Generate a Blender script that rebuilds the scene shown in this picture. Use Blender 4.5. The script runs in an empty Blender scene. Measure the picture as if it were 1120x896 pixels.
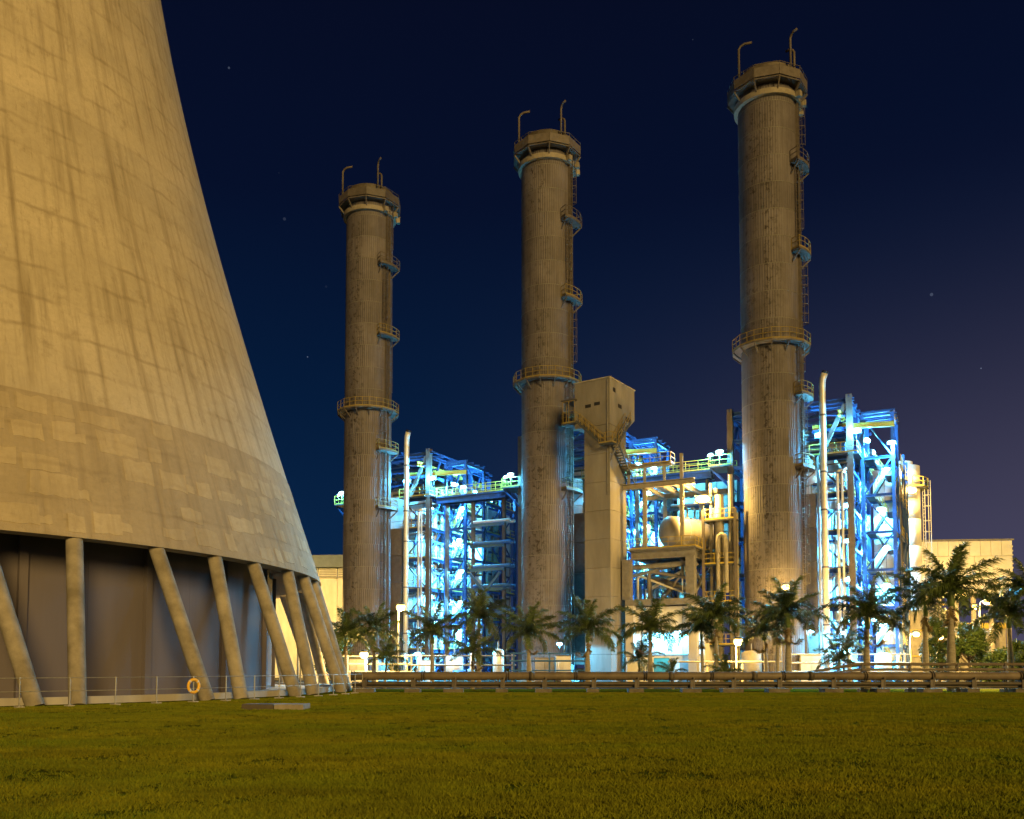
import bpy, bmesh, math, random
from mathutils import Vector, Matrix, Euler

random.seed(11)
R = math.radians
S = bpy.context.scene
C = S.collection

# ------------------------------------------------------------------ camera
cd = bpy.data.cameras.new('camera')
cam = bpy.data.objects.new('camera', cd)
C.objects.link(cam)
cam.location = (0, 0, 1.7)
cam.rotation_euler = (R(93.2), 0, 0)
cd.sensor_width = 36.0
cd.sensor_fit = 'HORIZONTAL'
cd.lens = 36.0 * 1000 / 1120
cd.shift_y = 0.2019
cd.clip_end = 5000
S.camera = cam

# ------------------------------------------------------------------ sky
SUN_EL, SUN_AZ = 14.5, 20.0        # degrees; azimuth from straight behind the camera towards its right
W = bpy.data.worlds.new('World')
S.world = W
W.use_nodes = True
nt = W.node_tree
for n in list(nt.nodes):
    nt.nodes.remove(n)


def wn(kind, **kw):
    n = nt.nodes.new(kind)
    for k, v in kw.items():
        setattr(n, k, v)
    return n


out = wn('ShaderNodeOutputWorld')
bg = wn('ShaderNodeBackground')
sky = wn('ShaderNodeTexSky', sky_type='NISHITA', sun_disc=False)
sky.sun_elevation = R(-4)
sky.sun_rotation = R(180 - SUN_AZ)
bg.inputs['Strength'].default_value = 1.0
nskymul = wn('ShaderNodeMix', data_type='RGBA', blend_type='MULTIPLY')
nskymul.inputs['Factor'].default_value = 1.0
nskymul.inputs['B'].default_value = (0.02, 0.02, 0.02, 1)
nt.links.new(sky.outputs[0], nskymul.inputs['A'])
tc = wn('ShaderNodeTexCoord')
sep = wn('ShaderNodeSeparateXYZ')
nt.links.new(tc.outputs['Generated'], sep.inputs[0])
ramp = wn('ShaderNodeValToRGB')
cr = ramp.color_ramp
cr.elements[0].position = 0.0
cr.elements[0].color = (0.0115, 0.025, 0.075, 1)
cr.elements[1].position = 0.75
cr.elements[1].color = (0.0019, 0.0026, 0.011, 1)
for p_, c_ in ((0.12, (0.0026, 0.0180, 0.062, 1)), (0.28, (0.0013, 0.0110, 0.042, 1)), (0.46, (0.0015, 0.0048, 0.0225, 1))):
    e = cr.elements.new(p_)
    e.color = c_
nt.links.new(sep.outputs['Z'], ramp.inputs[0])
# town glow low in the air on one side: falls off with height
gl = wn('ShaderNodeMapRange')
gl.inputs['From Min'].default_value = 0.0
gl.inputs['From Max'].default_value = 0.6
gl.inputs['To Min'].default_value = 1.0
gl.inputs['To Max'].default_value = 0.0
gl.interpolation_type = 'SMOOTHERSTEP'
nt.links.new(sep.outputs['Z'], gl.inputs['Value'])
gx = wn('ShaderNodeMapRange')
gx.inputs['From Min'].default_value = -0.25
gx.inputs['From Max'].default_value = 0.75
gx.interpolation_type = 'SMOOTHERSTEP'
nt.links.new(sep.outputs['X'], gx.inputs['Value'])
gp = wn('ShaderNodeMath', operation='POWER')
gp.inputs[1].default_value = 1.6
nt.links.new(gl.outputs[0], gp.inputs[0])
gm = wn('ShaderNodeMath', operation='MULTIPLY')
nt.links.new(gp.outputs[0], gm.inputs[0])
nt.links.new(gx.outputs[0], gm.inputs[1])
glow = wn('ShaderNodeMix', data_type='RGBA')
glow.inputs['A'].default_value = (0, 0, 0, 1)
glow.inputs['B'].default_value = (0.066, 0.043, 0.046, 1)
nt.links.new(gm.outputs[0], glow.inputs['Factor'])
# stars
vor = wn('ShaderNodeTexVoronoi')
vor.inputs['Scale'].default_value = 26
vor.inputs['Randomness'].default_value = 1.0
nt.links.new(tc.outputs['Generated'], vor.inputs['Vector'])
lt = wn('ShaderNodeMath', operation='LESS_THAN')
lt.inputs[1].default_value = 0.042
nt.links.new(vor.outputs['Distance'], lt.inputs[0])
sc_ = wn('ShaderNodeSeparateColor')
nt.links.new(vor.outputs['Color'], sc_.inputs[0])
pw = wn('ShaderNodeMath', operation='POWER')
pw.inputs[1].default_value = 1.8
nt.links.new(sc_.outputs[0], pw.inputs[0])
st = wn('ShaderNodeMath', operation='MULTIPLY')
nt.links.new(lt.outputs[0], st.inputs[0])
nt.links.new(pw.outputs[0], st.inputs[1])
stc = wn('ShaderNodeMix', data_type='RGBA')
stc.inputs['A'].default_value = (0, 0, 0, 1)
stc.inputs['B'].default_value = (0.30, 0.36, 0.5, 1)
nt.links.new(st.outputs[0], stc.inputs['Factor'])


def wadd(a, b):
    m = wn('ShaderNodeMix', data_type='RGBA', blend_type='ADD')
    m.inputs['Factor'].default_value = 1.0
    nt.links.new(a, m.inputs['A'])
    nt.links.new(b, m.inputs['B'])
    return m.outputs['Result']


tot = wadd(wadd(wadd(ramp.outputs['Color'], glow.outputs['Result']), stc.outputs['Result']), nskymul.outputs['Result'])
nt.links.new(tot, bg.inputs['Color'])
nt.links.new(bg.outputs[0], out.inputs[0])

# ------------------------------------------------------------------ sun lamp: the sodium-yellow floodlighting of the grounds
sd = bpy.data.lights.new('floodlight_sun', 'SUN')
sd.energy = 3.6
sd.color = (1.0, 0.64, 0.19)
sd.angle = R(15)
sun = bpy.data.objects.new('floodlight_sun', sd)
C.objects.link(sun)
sun.rotation_euler = (R(90 - SUN_EL), 0, R(SUN_AZ))

S.view_settings.view_transform = 'Standard'
S.view_settings.look = 'None'
S.view_settings.exposure = 0.0
S.view_settings.gamma = 1.0
S.view_settings.use_curve_mapping = False
S.cycles.use_denoising = True
S.cycles.max_bounces = 5
S.cycles.diffuse_bounces = 3
S.cycles.glossy_bounces = 2
S.cycles.sample_clamp_indirect = 4.0
S.cycles.use_light_tree = True
S.cycles.caustics_reflective = False
S.cycles.caustics_refractive = False

# ------------------------------------------------------------------ materials
MATS = {}


def lk(t, a, b):
    t.links.new(a, b)


def mat(name, col, col2=None, rough=0.75, metal=0.0, scale=1.5, bump=0.0, bscale=20.0, stretch=(1, 1, 1), vary=0.0,
        emit=None, strength=0.0, spec=0.3):
    """Principled material: two tones mixed by world-space noise, fine relief, optional tint for each object."""
    m = bpy.data.materials.new(name)
    m.use_nodes = True
    t = m.node_tree
    b = t.nodes['Principled BSDF']
    b.inputs['Roughness'].default_value = rough
    b.inputs['Metallic'].default_value = metal
    b.inputs['Specular IOR Level'].default_value = spec
    if emit:
        b.inputs['Base Color'].default_value = (*col, 1)
        b.inputs['Emission Color'].default_value = (*emit, 1)
        b.inputs['Emission Strength'].default_value = strength
        MATS[name] = m
        return m
    col2 = col2 or tuple(c * 0.7 for c in col)
    g = t.nodes.new('ShaderNodeNewGeometry')
    mp = t.nodes.new('ShaderNodeMapping')
    mp.inputs['Scale'].default_value = stretch
    lk(t, g.outputs['Position'], mp.inputs[0])
    no = t.nodes.new('ShaderNodeTexNoise')
    no.inputs['Scale'].default_value = scale
    no.inputs['Detail'].default_value = 6
    no.inputs['Roughness'].default_value = 0.62
    lk(t, mp.outputs[0], no.inputs['Vector'])
    rp = t.nodes.new('ShaderNodeMapRange')
    rp.inputs['From Min'].default_value = 0.32
    rp.inputs['From Max'].default_value = 0.68
    lk(t, no.outputs[0], rp.inputs['Value'])
    mx = t.nodes.new('ShaderNodeMix')
    mx.data_type = 'RGBA'
    mx.inputs['A'].default_value = (*col, 1)
    mx.inputs['B'].default_value = (*col2, 1)
    lk(t, rp.outputs[0], mx.inputs['Factor'])
    res = mx.outputs['Result']
    if vary:
        oi = t.nodes.new('ShaderNodeObjectInfo')
        vr = t.nodes.new('ShaderNodeMapRange')
        vr.inputs['To Min'].default_value = 1 - vary
        vr.inputs['To Max'].default_value = 1 + vary
        lk(t, oi.outputs['Random'], vr.inputs['Value'])
        vm = t.nodes.new('ShaderNodeVectorMath')
        vm.operation = 'SCALE'
        lk(t, res, vm.inputs[0])
        lk(t, vr.outputs[0], vm.inputs['Scale'])
        res = vm.outputs[0]
    lk(t, res, b.inputs['Base Color'])
    if bump:
        n2 = t.nodes.new('ShaderNodeTexNoise')
        n2.inputs['Scale'].default_value = bscale
        n2.inputs['Detail'].default_value = 5
        lk(t, g.outputs['Position'], n2.inputs['Vector'])
        bp = t.nodes.new('ShaderNodeBump')
        bp.inputs['Strength'].default_value = bump
        bp.inputs['Distance'].default_value = 0.03
        lk(t, n2.outputs[0], bp.inputs['Height'])
        lk(t, bp.outputs[0], b.inputs['Normal'])
    MATS[name] = m
    return m


M = MATS
mat('concrete', (0.33, 0.30, 0.245), (0.17, 0.15, 0.115), rough=0.9, scale=0.9, bump=0.35, bscale=9)
mat('pale_concrete', (0.42, 0.40, 0.36), (0.32, 0.30, 0.27), rough=0.9, scale=0.8, bump=0.2, bscale=8, stretch=(1, 1, 0.3))
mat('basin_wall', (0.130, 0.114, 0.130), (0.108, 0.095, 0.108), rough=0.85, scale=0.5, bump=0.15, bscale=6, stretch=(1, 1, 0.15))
mat('steel_blue', (0.022, 0.062, 0.19), (0.016, 0.042, 0.13), rough=0.55, scale=2, vary=0.25)
mat('steel_brown', (0.11, 0.095, 0.085), (0.07, 0.06, 0.055), rough=0.6, scale=2, vary=0.2)
mat('steel_grey', (0.17, 0.165, 0.165), (0.11, 0.105, 0.105), rough=0.55, scale=2, vary=0.15)
mat('steel_cream', (0.30, 0.275, 0.225), (0.20, 0.18, 0.145), rough=0.6, scale=1.5, vary=0.1)
mat('galvanised', (0.36, 0.36, 0.35), (0.24, 0.24, 0.235), rough=0.45, metal=0.4, scale=5, vary=0.1)
mat('grating', (0.06, 0.065, 0.07), (0.035, 0.04, 0.045), rough=0.7, scale=4)
mat('yellow_paint', (0.42, 0.32, 0.05), (0.30, 0.22, 0.04), rough=0.5, scale=4, vary=0.1)
mat('rail_dull', (0.24, 0.18, 0.05), (0.16, 0.12, 0.04), rough=0.6, scale=4, vary=0.1)
mat('casing', (0.62, 0.66, 0.68), (0.42, 0.46, 0.49), rough=0.5, scale=0.8, vary=0.16, stretch=(1, 1, 0.4))
mat('insulation', (0.55, 0.54, 0.50), (0.42, 0.41, 0.38), rough=0.4, metal=0.25, scale=2, vary=0.12)
mat('white_paint', (0.66, 0.65, 0.61), (0.50, 0.49, 0.45), rough=0.6, scale=0.9, stretch=(1, 1, 0.35), vary=0.06)
mat('tank_metal', (0.30, 0.275, 0.24), (0.20, 0.18, 0.155), rough=0.42, metal=0.3, scale=0.9, stretch=(1, 1, 0.4))
mat('lift_concrete', (0.175, 0.165, 0.155), (0.12, 0.112, 0.102), rough=0.9, scale=0.7, bump=0.25, bscale=8, stretch=(1, 1, 0.25), vary=0.08)
mat('support_concrete', (0.15, 0.135, 0.11), (0.08, 0.07, 0.055), rough=0.9, scale=2.5, bump=0.4)
mat('pipe_brown', (0.15, 0.12, 0.088), (0.085, 0.066, 0.048), rough=0.6, scale=1.2, bump=0.15, vary=0.12)
mat('pipe_dark', (0.10, 0.085, 0.065), (0.06, 0.05, 0.04), rough=0.6, scale=2, vary=0.2)
mat('seam', (0.15, 0.145, 0.135), (0.10, 0.097, 0.09), rough=0.6, scale=1.2)
mat('stack_band', (0.24, 0.21, 0.16), (0.17, 0.15, 0.115), rough=0.6, scale=2)
mat('lamp_housing', (0.08, 0.08, 0.085), rough=0.5, scale=3)
mat('lamp_post', (0.28, 0.27, 0.25), rough=0.5, scale=3)
mat('lens_blue', (0.8, 0.9, 1), emit=(0.45, 0.88, 1.0), strength=5)
mat('lens_sodium', (1, 0.8, 0.4), emit=(1.0, 0.66, 0.16), strength=7.0)
mat('trunk', (0.30, 0.27, 0.21), (0.19, 0.165, 0.125), rough=0.9, scale=2.5, bump=0.5, bscale=6, stretch=(1, 1, 4))
mat('crownshaft', (0.14, 0.19, 0.06), (0.10, 0.14, 0.045), rough=0.5, scale=3)
mat('frond', (0.075, 0.105, 0.026), (0.045, 0.070, 0.018), rough=0.5, scale=1.2, vary=0.3)
mat('dry_frond', (0.17, 0.12, 0.05), (0.10, 0.07, 0.03), rough=0.8, scale=3)
mat('leaf', (0.06, 0.095, 0.02), (0.035, 0.06, 0.012), rough=0.5, scale=2.0, vary=0.2)
mat('bark', (0.13, 0.10, 0.07), (0.08, 0.06, 0.04), rough=0.9, scale=5, bump=0.5)
mat('lifebuoy_orange', (0.80, 0.46, 0.03), (0.66, 0.36, 0.03), rough=0.5, scale=6)
mat('yard', (0.070, 0.068, 0.062), (0.045, 0.043, 0.04), rough=0.95, scale=0.4, spec=0.0)
mat('green_door', (0.04, 0.20, 0.17), (0.03, 0.15, 0.13), rough=0.5, scale=2)
mat('door_grey', (0.22, 0.23, 0.24), rough=0.5, scale=2)
mat('dark_opening', (0.02, 0.02, 0.022), rough=0.6, scale=2)
mat('machine_blue', (0.06, 0.16, 0.34), (0.04, 0.11, 0.24), rough=0.45, scale=3, vary=0.2)
mat('filter_panel', (0.50, 0.50, 0.49), (0.40, 0.40, 0.39), rough=0.65, scale=0.5, vary=0.05)
mat('louver', (0.6, 0.6, 0.55), (0.5, 0.5, 0.45), rough=0.5, scale=2)
mat('tin_roof', (0.16, 0.20, 0.24), (0.12, 0.15, 0.18), rough=0.5, scale=1)


def shader_math(t, op, a, b=None):
    n = t.nodes.new('ShaderNodeMath')
    n.operation = op
    for i, v in enumerate((a, b)):
        if v is None:
            continue
        if isinstance(v, (int, float)):
            n.inputs[i].default_value = v
        else:
            t.links.new(v, n.inputs[i])
    return n.outputs[0]


def cyl_coords(t, radius):
    """(angle * radius, z, 0) from object coordinates of a thing that turns about its own z axis"""
    co = t.nodes.new('ShaderNodeTexCoord')
    sp = t.nodes.new('ShaderNodeSeparateXYZ')
    t.links.new(co.outputs['Object'], sp.inputs[0])
    ang = shader_math(t, 'ARCTAN2', sp.outputs['Y'], sp.outputs['X'])
    return shader_math(t, 'MULTIPLY', ang, radius), sp.outputs['Z'], co


def comb(t, x, y, z=0.0):
    n = t.nodes.new('ShaderNodeCombineXYZ')
    for i, v in enumerate((x, y, z)):
        if isinstance(v, (int, float)):
            n.inputs[i].default_value = v
        else:
            t.links.new(v, n.inputs[i])
    return n.outputs[0]


def noise(t, vec, scale, detail=6, rough=0.6):
    n = t.nodes.new('ShaderNodeTexNoise')
    n.inputs['Scale'].default_value = scale
    n.inputs['Detail'].default_value = detail
    n.inputs['Roughness'].default_value = rough
    t.links.new(vec, n.inputs['Vector'])
    return n.outputs[0]


def mrange(t, v, a, b, c=0.0, d=1.0):
    n = t.nodes.new('ShaderNodeMapRange')
    for i, x in enumerate((a, b, c, d)):
        n.inputs[i + 1].default_value = x
    t.links.new(v, n.inputs[0])
    return n.outputs[0]


def mixc(t, fac, a, b, blend='MIX'):
    n = t.nodes.new('ShaderNodeMix')
    n.data_type = 'RGBA'
    n.blend_type = blend
    for k, v in (('Factor', fac), ('A', a), ('B', b)):
        if isinstance(v, tuple):
            n.inputs[k].default_value = (*v, 1)
        elif isinstance(v, (int, float)):
            n.inputs[k].default_value = v
        else:
            t.links.new(v, n.inputs[k])
    return n.outputs['Result']


def tower_material(name, base, dark, streaks=1.0, joints=1.0):
    m = bpy.data.materials.new(name)
    m.use_nodes = True
    t = m.node_tree
    b = t.nodes['Principled BSDF']
    b.inputs['Roughness'].default_value = 0.92
    b.inputs['Specular IOR Level'].default_value = 0.15
    ang, z, co = cyl_coords(t, 1.0)
    v1 = comb(t, shader_math(t, 'MULTIPLY', ang, 25.0), z)
    big = mrange(t, noise(t, v1, 0.22, 5), 0.35, 0.68)
    c = mixc(t, big, base, tuple(x * 0.80 for x in base))
    # rain streaks run down the meridians
    v2 = comb(t, shader_math(t, 'MULTIPLY', ang, 25.0), shader_math(t, 'MULTIPLY', z, 0.07))
    sk = mrange(t, noise(t, v2, 1.15, 7, 0.68), 0.50, 0.70)
    sk = shader_math(t, 'MULTIPLY', sk, 0.72 * streaks)
    c = mixc(t, sk, c, dark)
    v3 = comb(t, shader_math(t, 'MULTIPLY', ang, 25.0), shader_math(t, 'MULTIPLY', z, 0.16))
    sp = mrange(t, noise(t, v3, 4.5, 6, 0.7), 0.58, 0.72)
    c = mixc(t, shader_math(t, 'MULTIPLY', sp, 0.6 * streaks), c, dark)
    # shutter joints along the meridians, dirtier in places
    per = 2 * math.pi / 88
    fr = shader_math(t, 'FRACT', shader_math(t, 'DIVIDE', ang, per))
    di = shader_math(t, 'ABSOLUTE', shader_math(t, 'SUBTRACT', fr, 0.5))
    soft = noise(t, v2, 2.0, 3)
    jl = mrange(t, shader_math(t, 'ADD', di, shader_math(t, 'MULTIPLY', soft, 0.10)), 0.035, 0.17, 1.0, 0.0)
    jl = shader_math(t, 'MULTIPLY', jl, mrange(t, noise(t, v3, 1.1, 6, 0.7), 0.40, 0.66))
    c = mixc(t, shader_math(t, 'MULTIPLY', jl, 0.85 * joints), c, dark)
    # wavering lift marks and blotches of grime
    wob = shader_math(t, 'ADD', shader_math(t, 'DIVIDE', z, 1.83), shader_math(t, 'MULTIPLY', noise(t, v1, 0.5, 4), 0.35))
    lf = shader_math(t, 'ABSOLUTE', shader_math(t, 'SUBTRACT', shader_math(t, 'FRACT', wob), 0.5))
    lm = mrange(t, lf, 0.02, 0.09, 1.0, 0.0)
    lm = shader_math(t, 'MULTIPLY', lm, mrange(t, noise(t, v1, 0.35, 5), 0.42, 0.66))
    c = mixc(t, shader_math(t, 'MULTIPLY', lm, 0.52), c, dark)
    bl = mrange(t, noise(t, v1, 0.75, 8, 0.72), 0.56, 0.70)
    c = mixc(t, shader_math(t, 'MULTIPLY', bl, 0.5), c, dark)
    # fine mottling and pale specks of lime
    fine = noise(t, v1, 3.2, 10, 0.78)
    c = mixc(t, mrange(t, fine, 0.42, 0.68, 0.0, 0.5), c, tuple(x * 0.66 for x in base))
    pale = mrange(t, noise(t, v1, 1.6, 8, 0.75), 0.68, 0.74, 0.0, 0.5)
    c = mixc(t, pale, c, tuple(min(1, x * 1.35) for x in base))
    oi = t.nodes.new('ShaderNodeObjectInfo')
    tint = mrange(t, oi.outputs['Random'], 0, 1, 0.95, 1.05)
    vm = t.nodes.new('ShaderNodeVectorMath')
    vm.operation = 'SCALE'
    t.links.new(c, vm.inputs[0])
    t.links.new(tint, vm.inputs['Scale'])
    t.links.new(vm.outputs[0], b.inputs['Base Color'])
    bp = t.nodes.new('ShaderNodeBump')
    bp.inputs['Strength'].default_value = 0.55
    bp.inputs['Distance'].default_value = 0.06
    hgt = shader_math(t, 'SUBTRACT', shader_math(t, 'ADD', fine, shader_math(t, 'MULTIPLY', noise(t, v1, 0.9, 4), 1.2)), shader_math(t, 'MULTIPLY', jl, 0.6))
    t.links.new(hgt, bp.inputs['Height'])
    t.links.new(bp.outputs[0], b.inputs['Normal'])
    MATS[name] = m


tower_material('tower_shell', (0.51, 0.445, 0.325), (0.19, 0.148, 0.09))
tower_material('tower_skirt', (0.415, 0.35, 0.245), (0.20, 0.16, 0.105), streaks=0.8, joints=0.7)
tower_material('tower_patch', (0.48, 0.405, 0.275), (0.26, 0.21, 0.135), streaks=0.9, joints=0.4)


def stack_material():
    m = bpy.data.materials.new('stack_cladding')
    m.use_nodes = True
    t = m.node_tree
    b = t.nodes['Principled BSDF']
    b.inputs['Roughness'].default_value = 0.62
    b.inputs['Specular IOR Level'].default_value = 0.3
    ang, z, co = cyl_coords(t, 3.05)
    g = t.nodes.new('ShaderNodeNewGeometry')
    wsp = t.nodes.new('ShaderNodeSeparateXYZ')
    t.links.new(g.outputs['Position'], wsp.inputs[0])
    v1 = comb(t, ang, wsp.outputs['Z'], wsp.outputs['X'])
    c = mixc(t, mrange(t, noise(t, v1, 0.35, 5), 0.35, 0.65), (0.118, 0.108, 0.120), (0.084, 0.075, 0.082))
    v2 = comb(t, ang, shader_math(t, 'MULTIPLY', wsp.outputs['Z'], 0.06), wsp.outputs['X'])
    c = mixc(t, mrange(t, noise(t, v2, 2.2, 6), 0.48, 0.70, 0, 0.6), c, (0.050, 0.042, 0.040))
    # rust blisters gathered on some flanks
    rs = mrange(t, noise(t, v1, 1.9, 8, 0.75), 0.525, 0.575)
    flank = mrange(t, shader_math(t, 'ABSOLUTE', shader_math(t, 'ADD', ang, 5.2)), 0.5, 2.6, 1.0, 0.12)
    rs = shader_math(t, 'MULTIPLY', rs, shader_math(t, 'MULTIPLY', flank, mrange(t, noise(t, v2, 0.8, 2), 0.36, 0.56)))
    c = mixc(t, shader_math(t, 'MULTIPLY', rs, 0.9), c, (0.018, 0.012, 0.008))
    oi = t.nodes.new('ShaderNodeObjectInfo')
    vm = t.nodes.new('ShaderNodeVectorMath')
    vm.operation = 'SCALE'
    t.links.new(c, vm.inputs[0])
    t.links.new(mrange(t, oi.outputs['Random'], 0, 1, 0.86, 1.14), vm.inputs['Scale'])
    t.links.new(vm.outputs[0], b.inputs['Base Color'])
    MATS['stack_cladding'] = m


stack_material()


def grass_material(name, tone):
    m = bpy.data.materials.new(name)
    m.use_nodes = True
    t = m.node_tree
    b = t.nodes['Principled BSDF']
    b.inputs['Roughness'].default_value = 0.7
    b.inputs['Specular IOR Level'].default_value = 0.0
    g = t.nodes.new('ShaderNodeNewGeometry')
    mpg = t.nodes.new('ShaderNodeMapping')
    mpg.inputs['Scale'].default_value = (0.35, 1.0, 1.0)
    t.links.new(g.outputs['Position'], mpg.inputs[0])
    n1 = noise(t, mpg.outputs[0], 0.22, 6)
    n2 = noise(t, g.outputs['Position'], 0.9, 6, 0.65)
    c = mixc(t, mrange(t, n1, 0.36, 0.64), (0.098 * tone, 0.124 * tone, 0.009 * tone), (0.145 * tone, 0.138 * tone, 0.010 * tone))
    n4 = noise(t, mpg.outputs[0], 0.55, 7, 0.7)
    c = mixc(t, mrange(t, n4, 0.52, 0.66, 0, 0.55), c, (0.060 * tone, 0.058 * tone, 0.006 * tone))
    c = mixc(t, mrange(t, n2, 0.40, 0.70, 0, 0.7), c, (0.064 * tone, 0.068 * tone, 0.008 * tone))
    t.links.new(c, b.inputs['Base Color'])
    n3 = noise(t, g.outputs['Position'], 7.0, 6)
    bp = t.nodes.new('ShaderNodeBump')
    bp.inputs['Strength'].default_value = 0.8
    bp.inputs['Distance'].default_value = 0.08
    t.links.new(n3, bp.inputs['Height'])
    t.links.new(bp.outputs[0], b.inputs['Normal'])
    MATS[name] = m


grass_material('lawn_soil', 0.75)
grass_material('grass_blade', 1.6)

# ------------------------------------------------------------------ object helpers


def obj(name, me, parent=None, loc=(0, 0, 0), rot=(0, 0, 0), scale=None):
    o = bpy.data.objects.new(name, me)
    C.objects.link(o)
    o.parent = parent
    o.location = loc
    o.rotation_euler = rot
    if scale:
        o.scale = scale
    return o


def tag(o, label=None, cat=None, group=None, kind=None):
    if label:
        o['label'] = label
    if cat:
        o['category'] = cat
    if group:
        o['group'] = group
    if kind:
        o['kind'] = kind
    return o


def thing(name, label, cat, loc=(0, 0, 0), rz=0.0, group=None):
    o = bpy.data.objects.new(name, None)
    C.objects.link(o)
    o.empty_display_size = 0.5
    o.location = loc
    o.rotation_euler = (0, 0, rz)
    return tag(o, label, cat, group)


def mesh(bm, name, m, smooth=False):
    me = bpy.data.meshes.new(name)
    bmesh.ops.recalc_face_normals(bm, faces=bm.faces)
    bm.to_mesh(me)
    bm.free()
    me.materials.append(MATS[m])
    if smooth:
        for p in me.polygons:
            p.use_smooth = True
    return me


CACHE = {}


def unit_box(m):
    k = ('box', m)
    if k not in CACHE:
        bm = bmesh.new()
        bmesh.ops.create_cube(bm, size=1)
        CACHE[k] = mesh(bm, 'box_' + m, m)
    return CACHE[k]


def unit_ibeam(m):
    """H-section, 1 long on z, 1 x 1 in section"""
    k = ('ib', m)
    if k not in CACHE:
        t = 0.13
        pts = [(-.5, -.5), (.5, -.5), (.5, -.5 + t), (t / 2, -.5 + t), (t / 2, .5 - t), (.5, .5 - t), (.5, .5), (-.5, .5), (-.5, .5 - t), (-t / 2, .5 - t), (-t / 2, -.5 + t), (-.5, -.5 + t)]
        bm = bmesh.new()
        lo = [bm.verts.new((x, y, -.5)) for x, y in pts]
        hi = [bm.verts.new((x, y, .5)) for x, y in pts]
        n = len(pts)
        for i in range(n):
            bm.faces.new((lo[i], lo[(i + 1) % n], hi[(i + 1) % n], hi[i]))
        bm.faces.new(lo)
        bm.faces.new(hi)
        CACHE[k] = mesh(bm, 'ibeam_' + m, m)
    return CACHE[k]


def unit_tube(m, seg=14):
    k = ('tube', m, seg)
    if k not in CACHE:
        bm = bmesh.new()
        bmesh.ops.create_cone(bm, cap_ends=True, segments=seg, radius1=0.5, radius2=0.5, depth=1)
        me = mesh(bm, 'tube_' + m, m)
        for p in me.polygons:
            p.use_smooth = len(p.vertices) == 4
        CACHE[k] = me
    return CACHE[k]


def block(name, parent, c, size, m, rz=0.0):
    return obj(name, unit_box(m), parent, c, (0, 0, rz), size)


def span(name, parent, p, q, w, h, m, kind='box'):
    """a straight member from p to q"""
    p, q = Vector(p), Vector(q)
    d = q - p
    L = d.length
    up = Vector((0, 0, 1)) if abs(d.z) < 0.98 * L else Vector((0, 1, 0))
    zc = d.normalized()
    xc = up.cross(zc).normalized()
    yc = zc.cross(xc)
    rot = Matrix((xc, yc, zc)).transposed().to_euler()
    me = unit_box(m) if kind == 'box' else unit_ibeam(m) if kind == 'ibeam' else unit_tube(m)
    return obj(name, me, parent, (p + q) / 2, rot, (w, h, L))


def bm_box(bm, c, size, rz=0.0):
    r = bmesh.ops.create_cube(bm, size=1)
    mx = Matrix.Translation(c) @ Matrix.Rotation(rz, 4, 'Z') @ Matrix.Diagonal((*size, 1))
    bmesh.ops.transform(bm, matrix=mx, verts=r['verts'])


def bm_bar(bm, p, q, w, h=None):
    p, q = Vector(p), Vector(q)
    d = q - p
    L = d.length
    if L < 1e-6:
        return
    up = Vector((0, 0, 1)) if abs(d.z) < 0.98 * L else Vector((0, 1, 0))
    zc = d / L
    xc = up.cross(zc).normalized()
    yc = zc.cross(xc)
    mx = Matrix.Translation((p + q) / 2) @ Matrix((xc, yc, zc)).transposed().to_4x4() @ Matrix.Diagonal((w, h or w, L, 1))
    r = bmesh.ops.create_cube(bm, size=1)
    bmesh.ops.transform(bm, matrix=mx, verts=r['verts'])


def bm_tube(bm, pts, r, seg=8, radii=None):
    """a tube swept along points"""
    pts = [Vector(p) for p in pts]
    rings = []
    n = len(pts)
    px = None
    for i, p in enumerate(pts):
        d = (pts[min(i + 1, n - 1)] - pts[max(i - 1, 0)]).normalized()
        if px is None:
            px = Vector((0, 0, 1)).cross(d)
            if px.length < 0.05:
                px = Vector((1, 0, 0)).cross(d)
        px = (px - d * px.dot(d)).normalized()
        py = d.cross(px)
        rr = radii[i] if radii else r
        rings.append([bm.verts.new(p + (px * math.cos(a) + py * math.sin(a)) * rr) for a in [2 * math.pi * k / seg for k in range(seg)]])
    for i in range(n - 1):
        for k in range(seg):
            bm.faces.new((rings[i][k], rings[i][(k + 1) % seg], rings[i + 1][(k + 1) % seg], rings[i + 1][k]))
    bm.faces.new(rings[0][::-1])
    bm.faces.new(rings[-1])


def bm_ring(bm, prof, a0=0.0, a1=2 * math.pi, seg=64):
    """turn a closed (r, z) profile about the z axis"""
    full = abs(a1 - a0 - 2 * math.pi) < 1e-6
    n = seg if full else seg + 1
    rings = []
    for i in range(n):
        a = a0 + (a1 - a0) * i / seg
        rings.append([bm.verts.new((r * math.cos(a), r * math.sin(a), z)) for r, z in prof])
    m = len(prof)
    for i in range(seg):
        A, B = rings[i], rings[(i + 1) % n]
        for k in range(m):
            bm.faces.new((A[k], A[(k + 1) % m], B[(k + 1) % m], B[k]))
    if not full:
        bm.faces.new(rings[0][::-1])
        bm.faces.new(rings[-1])


def rail_mesh(bm, pts, h=1.1, closed=False, gap=1.6, t=0.05):
    """posts, top rail, mid rail and toe board along points"""
    pts = [Vector(p) for p in pts]
    if closed:
        pts.append(pts[0])
    for i in range(len(pts) - 1):
        a, b = pts[i], pts[i + 1]
        for z in (h, h * 0.55):
            bm_bar(bm, a + Vector((0, 0, z)), b + Vector((0, 0, z)), t)
        bm_bar(bm, a + Vector((0, 0, 0.08)), b + Vector((0, 0, 0.08)), 0.02, 0.14)
        k = max(1, round((b - a).length / gap))
        for j in range(k + (1 if i == len(pts) - 2 else 0)):
            q = a.lerp(b, j / k)
            bm_bar(bm, q, q + Vector((0, 0, h)), t)


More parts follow.
